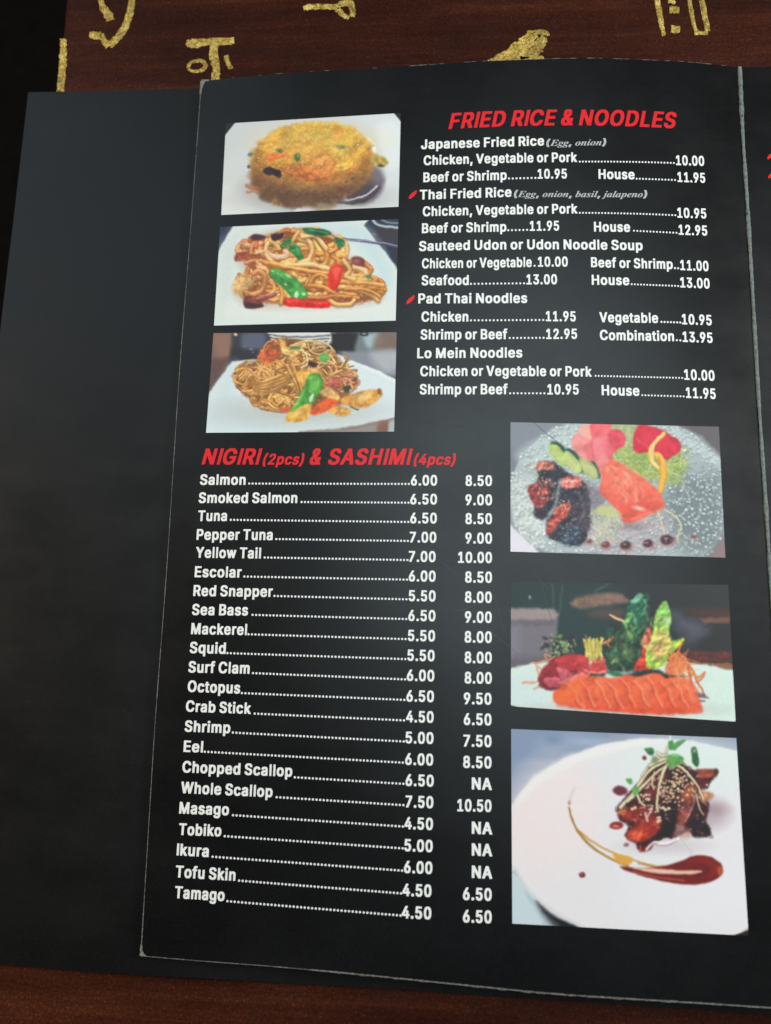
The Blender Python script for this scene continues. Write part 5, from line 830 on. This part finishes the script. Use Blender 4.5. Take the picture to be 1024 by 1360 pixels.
# edges of the main page as measured
ET=edge_curve([(267.5,107.8),(330,101.5),(400,96),(512,90),(600,84),(662,80.5),(772,77.5),(850,79.5),(912,82.5),(980,89)],page_z)
EB=edge_curve([(187,1269),(270,1276),(350,1282),(430,1289),(512,1297),(620,1308),(727,1318.5),(820,1325),(912,1330.5),(1055,1340)],page_z)
EL=edge_curve([(267.5,107.8),(253.5,300),(238,500),(222,747),(206.5,953),(198,1088),(187,1269)],page_z)
ER=edge_curve([(980,89),(984,177.5),(990,270),(997,390),(1006,547),(1013.5,657),(1022.7,804),(1055,1340)],page_z)
def coons(u,v):
    a,b=along(ET,u),along(EB,u); c,d_=along(EL,v),along(ER,v)
    p=(1-v)*a+v*b+(1-u)*c+u*d_-((1-u)*(1-v)*ET[0]+u*(1-v)*ET[-1]+(1-u)*v*EB[0]+u*v*EB[-1])
    return p
def page_outline(u,v):
    p=coons(u,v); r=.0022                                # rounded corners on the free side
    x=u*PW; y=v*PH
    for cy,sg in ((r,1),(PH-r,-1)):
        dy=(cy-y)*sg
        if dy>0 and x<r+.02:
            ins=r-math.sqrt(max(r*r-dy*dy,0)); p=p+np.array([ins*(1-min(x/(r+.02),1)),0])
    return p
def jmap(v): return v
page=sheet('page',page_outline,page_z,.0005,PAGE,menu,56,110)
# cover behind, reaching out to the left
cl=lay([(37.5,122.5),(-105,1340),(1120,1353),(1120,96)],cover_z)
CT=edge_curve([(37.5,122.5),(150,120.5),(268,117),(600,112),(1120,108)],cover_z); CB=edge_curve([(-97,1272),(0,1280),(140,1292),(300,1301),(512,1313),(760,1330),(1024,1347),(1120,1352)],cover_z)
CLf=edge_curve([(37.5,122.5),(17,300),(0,441),(-97,1272)],cover_z); CRt=edge_curve([(1120,108),(1120,700),(1120,1352)],cover_z)
def cover_outline(u,v):
    a,b=along(CT,u),along(CB,u); c,d_=along(CLf,v),along(CRt,v)
    return (1-v)*a+v*b+(1-u)*c+u*d_-((1-u)*(1-v)*CT[0]+u*(1-v)*CT[-1]+(1-u)*v*CB[0]+u*v*CB[-1])
cover=sheet('cover',cover_outline,cover_z,.0017,COVER,menu,30,40)
cover['label']='plain black cover panel showing left of the page'
# facing page beyond the fold
def face_outline(u,v):
    p=along(ER,v); return p+np.array([u*.07+.0006,-.002*u*0])
facing=sheet('facing_page',face_outline,face_z,.0005,PAGE,menu,10,60); facing['label']='next page of the menu beyond the worn fold'

# worn white edges, chips and the cracked fold
def wear(name,path,zf,segs,mat,seed,off=0.0,parent=None,label=None):
    """irregular slivers along a path; segs = (t0,t1,width mm0,width mm1,chance)"""
    rr=random.Random(seed); V=[];F=[]
    for t0,t1,w0,w1,ch in segs:
        t=t0
        while t<t1:
            L=rr.uniform(.004,.022)
            if rr.random()<ch:
                te=min(t+L,t1); m=max(3,int((te-t)/.0022)); base_=len(V); wd=rr.uniform(w0,w1)
                for i in range(m+1):
                    q=t+(te-t)*i/m; p=along(path,q); p2=along(path,min(q+.002,1)); p1=along(path,max(q-.002,0)); tg=(p2-p1)/(np.linalg.norm(p2-p1)+1e-12); nn=np.array([-tg[1],tg[0]])
                    tap=1 if ch>=1 else min(1,min(i,m-i)/1.0*.5+.15); ww=wd*.0005*tap*rr.uniform(.7,1.2); o_=off*.001+rr.uniform(-.02,.02)*.001
                    for sg in (-1,1): x,y=p+nn*(o_+sg*ww); V.append((x,y,zf(x,y)+.00009))
                for i in range(m): a=base_+2*i; F.append((a,a+1,a+3,a+2))
            t+=L
    o=link(name,meshof(name,V,F),mat,parent or page); 
    if label: o['label']=label
    o['kind']='stuff'
    return o
wear('worn_edge',EL,page_z,[(.0,.018,.7,1.1,1),(.018,.3,.12,.26,1),(.3,.62,.16,.34,1),(.62,.99,.16,.3,1),(.99,1,.7,1.0,1)],EDGE,3,off=.05,label='scuffed pale line along the left edge of the page')
wear('worn_edge',EB,page_z,[(0,.28,.14,.26,1),(.28,.62,.28,.5,1),(.62,1,.3,.45,1)],EDGE,4,off=-.1,label='scuffed pale line along the bottom edge of the page')
wear('worn_edge',EB,page_z,[(.3,.95,.25,.5,.4)],EDGE,14,off=-.25)
wear('worn_edge',ET,page_z,[(0,.015,.7,1.1,1),(.02,.4,.1,.2,.25),(.4,.98,.12,.26,.7)],EDGE,5,off=.05,label='faint scuffed line along the top edge of the page')
def corner(px,name='worn_corner'):
    P=Print(); P.v=list(px); P.f=[tuple(range(len(px)))]; P.build(name,EDGE,page,'pale worn paper showing at a page corner',lift=.00016)
corner([(266,107.5),(273,106.5),(271,111),(268.5,118),(266.5,119),(266.2,112)]); corner([(187,1253),(188.8,1262),(192,1267.5),(196,1270.5),(187.5,1270),(185.8,1262)])
def fold():
    rr=random.Random(8); V=[];F=[]; n_=260
    for i in range(n_+1):
        t=i/n_; p=along(ER,t); w_=.00034+.00006*math.sin(t*40)+.00006*math.sin(t*97+1)+rr.uniform(-.00010,.00010); w_*=1.0 if t>.06 else 1.35
        for a,h in ((-w_,.00005),(-w_*.4,.00042),(w_*.4,.00042),(w_+.0006,.00005)): V.append((p[0]+a+.0004,p[1],page_z(p[0],p[1])+h+rr.uniform(0,.00006)))
    for i in range(n_):
        for k in range(3): a=i*4+k; F.append((a,a+1,a+5,a+4))
    o=link('fold',meshof('fold',V,F),FOLDP,page); o['label']='cracked grey worn fold between the two pages'
    V=[];F=[]
    for t in [.014,.024,.05,.062,.145,.185,.27,.35,.46,.57,.72]:
        p=along(ER,t+rr.uniform(-.003,.003)); a=len(V); z=page_z(p[0],p[1])+.00055; l_=rr.uniform(.0003,.0008); w_=rr.uniform(.0002,.0005); x=p[0]+rr.uniform(-.0003,.0006)
        w_*=.7; x+=rr.choice((-.0003,.0005)); V+=[(x-w_,p[1]+l_*.4,z),(x-w_*.4,p[1]-l_,z),(x+w_,p[1]-l_*.7,z),(x+w_*.6,p[1]+l_,z)]; F.append((a,a+1,a+2,a+3))
    link('fold_nick',meshof('fold_nick',V,F),NICK,page)['kind']='stuff'
fold()
def scuffs():
    rr=random.Random(5); P=Print()
    L=[((586,686),(650,745)),((600,700),(660,735)),((655,775),(675,850)),((590,812),(640,798)),((645,600),(665,660)),((620,620),(672,690)),((560,560),(640,575)),((640,830),(690,870)),((700,745),(740,790)),((716,760),(735,830)),((690,540),(760,600)),((740,500),(800,540)),((610,905),(650,880)),((575,740),(612,770))]
    for a,b in L:
        m=7; k=len(P.v); a=np.array(a,float); b=np.array(b,float); n2=np.array([-(b-a)[1],(b-a)[0]]); n2/=np.linalg.norm(n2); bow=rr.uniform(-5,5)
        for i in range(m+1):
            q=a+(b-a)*i/m+n2*bow*math.sin(i/m*3.14)
            for sg in (-1,1): P.v.append(tuple(q+n2*sg*.32*math.sin(max(.1,i/m)*3.0)))
        for i in range(m): P.f.append((k+2*i,k+2*i+1,k+2*i+3,k+2*i+2))
    o=P.build('scuff_marks',SCR,page,'fine hairline scuffs on the laminate'); o['kind']='stuff'
scuffs()

# headings
h=Print(); h.text('FRIED RICE & NOODLES',595.5,896,[(595,171.6),(760,166.6),(897,170.6)],21.3,21.3,.22); h.build('heading',RED,page,'red heading reading FRIED RICE & NOODLES')
h=Print(); hp=[(267,617),(606,617.4)]
h.text('NIGIRI',267.5,343,hp,21.6,21.6,.22); h.text('(2pcs)',348,402,hp,14.6,14.6,.22); h.text('&',410,425,hp,21.6,21.6,.22); h.text('SASHIMI',434.5,543.5,hp,21.6,21.6,.22); h.text('(4pcs)',548.5,603.5,hp,14.6,14.6,.22)
h.build('heading',RED,page,'red heading reading NIGIRI(2pcs) & SASHIMI(4pcs)')

# upper list: pieces are ('t',text,x0,x1,baseline points) or ('d',x0,x1,baseline points,count)
U=[
 [('t','Japanese Fried Rice',559.2,722.7,[(559,198.2),(641,195.6),(723,193.2)],0)],
 [('t','Chicken, Vegetable or Pork',562.6,766.5,[(562,219.6),(665,216.5),(767,215.2)],0),('d',770,895,[(770,216),(830,216.2),(896,217.8)],31),('t','10.00',898,935.5,[(898,219.3),(935,220.4)],0)],
 [('t','Beef or Shrimp',562.1,673,[(562,242.1),(673,238.8)],0),('d',676,711,[(676,238.6),(711,237.8)],8),('t','10.95',714,753,[(714,237.4),(753,237.1)],0),('t','House',795,843,[(795,237.6),(843,238.2)],0),('d',845.5,896.5,[(845,238.6),(897,240.4)],13),('t','11.95',900,936.8,[(900,241.6),(937,242.9)],0)],
 [('t','Thai Fried Rice',557.4,679.4,[(557,265.2),(679,261.4)],0)],
 [('t','Chicken, Vegetable or Pork',561.4,767,[(561,287.4),(665,285),(767,283.6)],0),('d',770,897,[(770,284),(830,284.8),(897,287.2)],31),('t','10.95',899.7,938.3,[(900,289.1),(938,290.3)],0)],
 [('t','Beef or Shrimp',560.3,672.6,[(560,309.8),(673,307.6)],0),('d',675,700,[(675,307.3),(700,306.8)],6),('t','11.95',703.6,742.7,[(703,306.7),(743,306.3)],0),('t','House',789,837,[(789,307.6),(837,308)],0),('d',842,898.5,[(842,307.8),(899,310.6)],14),('t','12.95',901.5,939.5,[(901,311.7),(939,313)],0)],
 [('t','Sauteed Udon or Udon Noodle Soup',556.5,853.7,[(557,333.6),(705,331.2),(854,332.6)],0)],
 [('t','Chicken or Vegetable',560.3,706.3,[(560,356.6),(706,354.6)],0),('d',710,710,[(710,354.5),(711,354.5)],1),('t','10.00',714.4,754.2,[(714,354.3),(754,354.1)],0),('t','Beef or Shrimp',785,893.7,[(785,354.8),(894,357.5)],0),('d',896.5,900.7,[(896,357.6),(901,357.8)],2),('t','11.00',903.6,941.3,[(903,358.7),(941,360.3)],0)],
 [('t','Seafood',559.9,622.6,[(560,379),(623,378.6)],0),('d',625.5,696,[(625,378.5),(696,377.8)],15),('t','13.00',699.2,740,[(699,377.8),(740,377.6)],0),('t','House',786,836,[(786,378.3),(836,378.8)],0),('d',839,900.7,[(839,378.8),(901,381.2)],16),('t','13.00',903.6,942.8,[(903,381.7),(943,383.4)],0)],
 [('t','Pad Thai Noodles',555.4,700.3,[(555,403.2),(700,402.4)],0)],
 [('t','Chicken',559.6,622,[(560,427.3),(622,427.1)],0),('d',625.5,721.5,[(625,427),(721,426.5)],20),('t','11.95',725,764.8,[(725,426.6),(765,427)],0),('t','Vegetable',796.2,874.3,[(796,428),(874,429)],0),('d',878.5,903.5,[(878,429),(904,429.8)],7),('t','10.95',905.9,945.5,[(906,430.7),(945,432.2)],0)],
 [('t','Shrimp or Beef',558.5,673.8,[(558,451.1),(674,450.5)],0),('d',677,722,[(677,450.4),(722,450.2)],10),('t','12.95',725.4,766.6,[(725,450.3),(766,450.1)],0),('t','Combination',796.8,895.4,[(797,451.6),(895,453.2)],0),('d',899,903.5,[(899,453.3),(904,453.5)],2),('t','13.95',906.8,946.7,[(907,454.1),(946,455.6)],0)],
 [('t','Lo Mein Noodles',554,693.8,[(554,475.9),(694,474.9)],0)],
 [('t','Chicken or Vegetable or Pork',558,786,[(558,499.9),(672,499.4),(786,500.4)],0),('d',791,906,[(791,500.5),(906,503.3)],29),('t','10.00',908.8,949.3,[(909,504.4),(949,505.9)],0)],
 [('t','Shrimp or Beef',557.4,674.2,[(557,523.9),(674,523.7)],0),('d',677.5,723,[(677,523.8),(723,523.9)],10),('t','10.95',727,768.8,[(727,524),(769,524)],0),('t','House',799.2,849.4,[(799,525),(849,525.8)],0),('d',853,908,[(853,526.2),(908,527.8)],14),('t','11.95',911.2,950.8,[(911,528.4),(951,530.1)],0)],
]
for i,row in enumerate(U):
    P=Print(); words=[]
    for q in row:
        y=q[4][0][1] if q[0]=='t' else q[3][0][1]; cap=12.9+(y-195)*.0030
        if q[0]=='t': P.text(q[1],q[2],q[3],q[4],cap if q[2]<780 or not q[1][0].isdigit() else cap*1.02); words.append(q[1])
        else: P.dots(q[1],q[2],q[3],q[4],1.3 if q[4]>12 and q[1]>760 else 1.45)
    P.build('text_line',WHITE,page,'white line reading '+' '.join(words))
P=Print(); P.text('(Egg, onion)',725,804.5,[(725,193.8),(805,192.9)],9,9,.18,'~'); P.build('script_note',GREY,page,'small grey italic note reading (Egg, onion)')
P=Print(); P.text('(Egg, onion, basil, jalapeno)',682,859,[(682,261.6),(859,262)],9,9,.18,'~'); P.build('script_note',GREY,page,'small grey italic note reading (Egg, onion, basil, jalapeno)')
def chili(x,y,s_=1.0,parent=page,zf=page_z,label='small red chili mark'):
    P=Print(); P.v=[(x+a*s_,y+b*s_) for a,b in ((0,11),(-.2,8.5),(1.5,5.5),(4,3),(7,1.5),(9.3,-.6),(10.6,.2),(10.2,2.2),(9.2,4.4),(7,7.2),(4,9.6),(1.5,11.2))]; P.f=[tuple(range(12))]; P.build('chili_mark',RED,parent,label,zf)
chili(543.3,253.3,.98,label='small red chili mark beside Thai Fried Rice'); chili(540,392.6,1.02,label='small red chili mark beside Pad Thai Noodles')
chili(1019.3,202,.85,facing,face_z,'upper red chili mark on the facing page'); chili(1020.5,227.5,.85,facing,face_z,'lower red chili mark on the facing page')

# lower list: name,x0,y0,x1,y1 | dots x0,y0,x1,y1 | price x0,x1,y | second price x0,x1,y
LST=[('Salmon',265.4,644,326,644,331,643.8,543,644.3,'6.00',545.6,580.6,644.9,'8.50',618.2,653.5,645.5),
('Smoked Salmon',263.6,668.1,394.7,668.2,400.5,668.3,542.5,669.2,'6.50',544.7,580.4,670,'9.00',618,653.6,671.1),
('Tuna',262.6,692.2,301.2,692,306.5,692,542.2,694.8,'6.50',544.7,580.2,695.2,'8.50',618,653.5,696.2),
('Pepper Tuna',260.8,717,362,717.4,367,717.5,541.7,720,'7.00',544,579.5,720.7,'9.00',618,653.5,722),
('Yellow Tail',259.8,740.8,346.3,741.8,351.5,742,541.2,745.4,'7.00',542.8,578.5,746.4,'10.00',608.3,653.5,747.7),
('Escolar',258.3,766.6,320.6,767.2,324.5,767.3,540.5,771.4,'6.00',542.8,578.5,772.4,'8.50',617.6,653.5,774),
('Red Snapper',256.5,791.6,362,792.9,364.5,793.1,539.8,797.6,'5.50',542.8,578.5,798.7,'8.00',617.4,653.2,800.6),
('Sea Bass',254.8,816.9,329.2,817.6,335.5,818.2,539.5,823.8,'6.50',542.2,578.3,825,'9.00',617.4,653.2,827.2),
('Mackerel',253.5,842.3,327.7,843.6,330,844,538.7,850.4,'5.50',541.7,577.8,851.7,'8.00',617,653.2,853.7),
('Squid',251.8,867.4,299.5,868.5,302,869,538.3,877,'5.50',541,577.2,878,'8.00',617,653.2,881),
('Surf Clam',249.9,893.2,331.3,895,336,895.6,538,903.9,'6.00',540.2,576.8,904.7,'8.00',617,653.2,908),
('Octopus',248.9,918.9,318.7,921.3,321.3,922.1,537,931.2,'6.50',539.6,576.3,932.2,'9.50',615.9,652.8,935.7),
('Crab Stick',246.5,945.1,333,948.3,338.3,949.4,536.5,958.4,'4.50',539.2,575.9,959.7,'6.50',615.9,652.8,963.2),
('Shrimp',245,971.8,305.6,974,309.3,974.6,536.2,986.4,'5.00',538.5,575.7,987.7,'7.50',615.4,652.8,992),
('Eel',243.5,998.6,269.3,999.5,272,1000,535,1014.5,'6.00',538,575.3,1016.4,'8.50',615,652.8,1020.3),
('Chopped Scallop',241.8,1025.9,387.9,1031.7,391.5,1034,535.8,1042.7,'6.50',538.5,576,1044.4,'NA',626.6,653.2,1049),
('Whole Scallop',240.1,1053.4,361.7,1059,367.5,1060.4,535.8,1071,'7.50',538.5,575.5,1073,'10.50',607.3,652.8,1078),
('Masago',237.8,1080.6,303.8,1083,309.5,1084.3,535,1099.4,'4.50',537,575,1101.8,'NA',626.6,653.7,1108),
('Tobiko',237.2,1109,293.7,1111,298.5,1112.2,534.8,1128.4,'5.00',537,574.6,1131.2,'NA',626.6,653.7,1137),
('Ikura',234.4,1136,277,1138.4,282.3,1139.5,534,1158,'6.00',536.4,574.2,1160.2,'NA',626.6,653.7,1166.7),
('Tofu Skin',232.9,1165.3,312.4,1170,317.5,1171.3,532.6,1188.2,'4.50',534.4,572.9,1190.7,'6.50',614.8,653,1195.9),
('Tamago',231.8,1192.8,298,1197,302,1198.6,532,1217.6,'4.50',533.5,572.7,1220.4,'6.50',614.8,653,1225.8)]
for (nm,x0,y0,x1,y1,dx0,dy0,dx1,dy1,p1,a0,a1,ay,p2,b0,b1,by) in LST:
    P=Print(); k=(y0-644)/550; cap=14.1+2.6*k; pitch=4.47+.38*k
    P.text(nm,x0,x1,[(x0,y0),(x1,y1)],cap*(.97 if k>.5 else 1))
    P.dots(dx0,dx1,[(dx0,dy0),(dx1,dy1)],int(round((dx1-dx0)/pitch))+1,1.5+.12*k)
    sl=(dy1-dy0)/(dx1-dx0); 
    P.text(p1,a0,a1,[(a0,ay-17*sl*.6),(a1,ay+17*sl*.6)],cap*1.0); P.text(p2,b0,b1,[(b0,by-17*sl*.5),(b1,by+17*sl*.5)],cap*1.02)
    P.build('text_line',WHITE,page,'white price row reading %s %s %s'%(nm,p1,p2))

# the six photographs printed on the page
def photograph(fn,ox,oy,sc,quad,res,label,veil=0.0):
    c=fn(); q=np.array(quad,float); w_=np.linalg.norm(q[1]-q[0])/sc; h_=np.linalg.norm(q[3]-q[0])/sc
    nu=int(w_*res); nv=int(h_*res)
    v,u=np.mgrid[0:nv+1,0:nu+1]; u=(u/nu)[...,None]; v=(v/nv)[...,None]
    X=(1-v)*((1-u)*q[0]+u*q[1])+v*((1-u)*q[3]+u*q[2])
    col=c.sample(X[...,0],X[...,1]); lin=np.where(col<.04045,col/12.92,((col+.055)/1.055)**2.4)
    g_=lin.mean(-1,keepdims=True); lin=np.clip((g_+(lin-g_)*1.04)*1.07,0,.9)
    if veil: lin=np.clip((lin-veil)*1.0,.004,1)
    P=lay(np.stack([ox+X[...,0]/sc,oy+X[...,1]/sc],-1).reshape(-1,2),page_z,.00010)
    me=bpy.data.meshes.new('photograph'); n_=len(P); nf=nu*nv
    me.vertices.add(n_); me.vertices.foreach_set('co',P.ravel())
    a=(np.arange(nv)[:,None]*(nu+1)+np.arange(nu)[None]).ravel(); f=np.stack([a,a+nu+1,a+nu+2,a+1],1).ravel()
    me.loops.add(4*nf); me.loops.foreach_set('vertex_index',f.astype(np.int32)); me.polygons.add(nf); me.polygons.foreach_set('loop_start',np.arange(nf,dtype=np.int32)*4)
    me.polygons.foreach_set('use_smooth',np.ones(nf,bool))
    me.update(calc_edges=True); me.validate()
    at=me.color_attributes.new('ink','FLOAT_COLOR','POINT'); at.data.foreach_set('color',np.concatenate([lin.reshape(-1,3),np.ones((n_,1))],1).astype(np.float32).ravel())
    o=link('photograph',me,PHOTO,page); o['label']=label; return o
photograph(paint_rice,285,140,3.9385,[(59,95),(974,40),(962,530),(35,573)],1.5,'printed photograph of a yellow dome of fried rice on a white plate')
photograph(paint_udon,275,280,3.7926,[(66,82),(964,41),(950,553),(35,578)],1.5,'printed photograph of thick udon noodles with snow peas and red pepper')
photograph(paint_lomein,265,430,3.7926,[(70,47),(993,42),(980,543),(33,549)],1.5,'printed photograph of thin brown noodles with a green pepper on a white plate')
photograph(paint_roll,670,550,3.3574,[(27,36),(956,56),(985,640),(27,613)],1.5,'printed photograph of salmon, ginger and dark glazed rolls on a glass plate',.012)
photograph(paint_sashimi,670,770,3.2508,[(28,10),(966,22),(998,613),(28,546)],1.5,'printed photograph of sliced salmon and tuna with leafy garnish',.02)
photograph(paint_glazed,670,960,3.0567,[(27,25),(941,62),(991,864),(32,815)],1.5,'printed photograph of glazed meat with sprouts and a sauce smear on a round plate',.01)
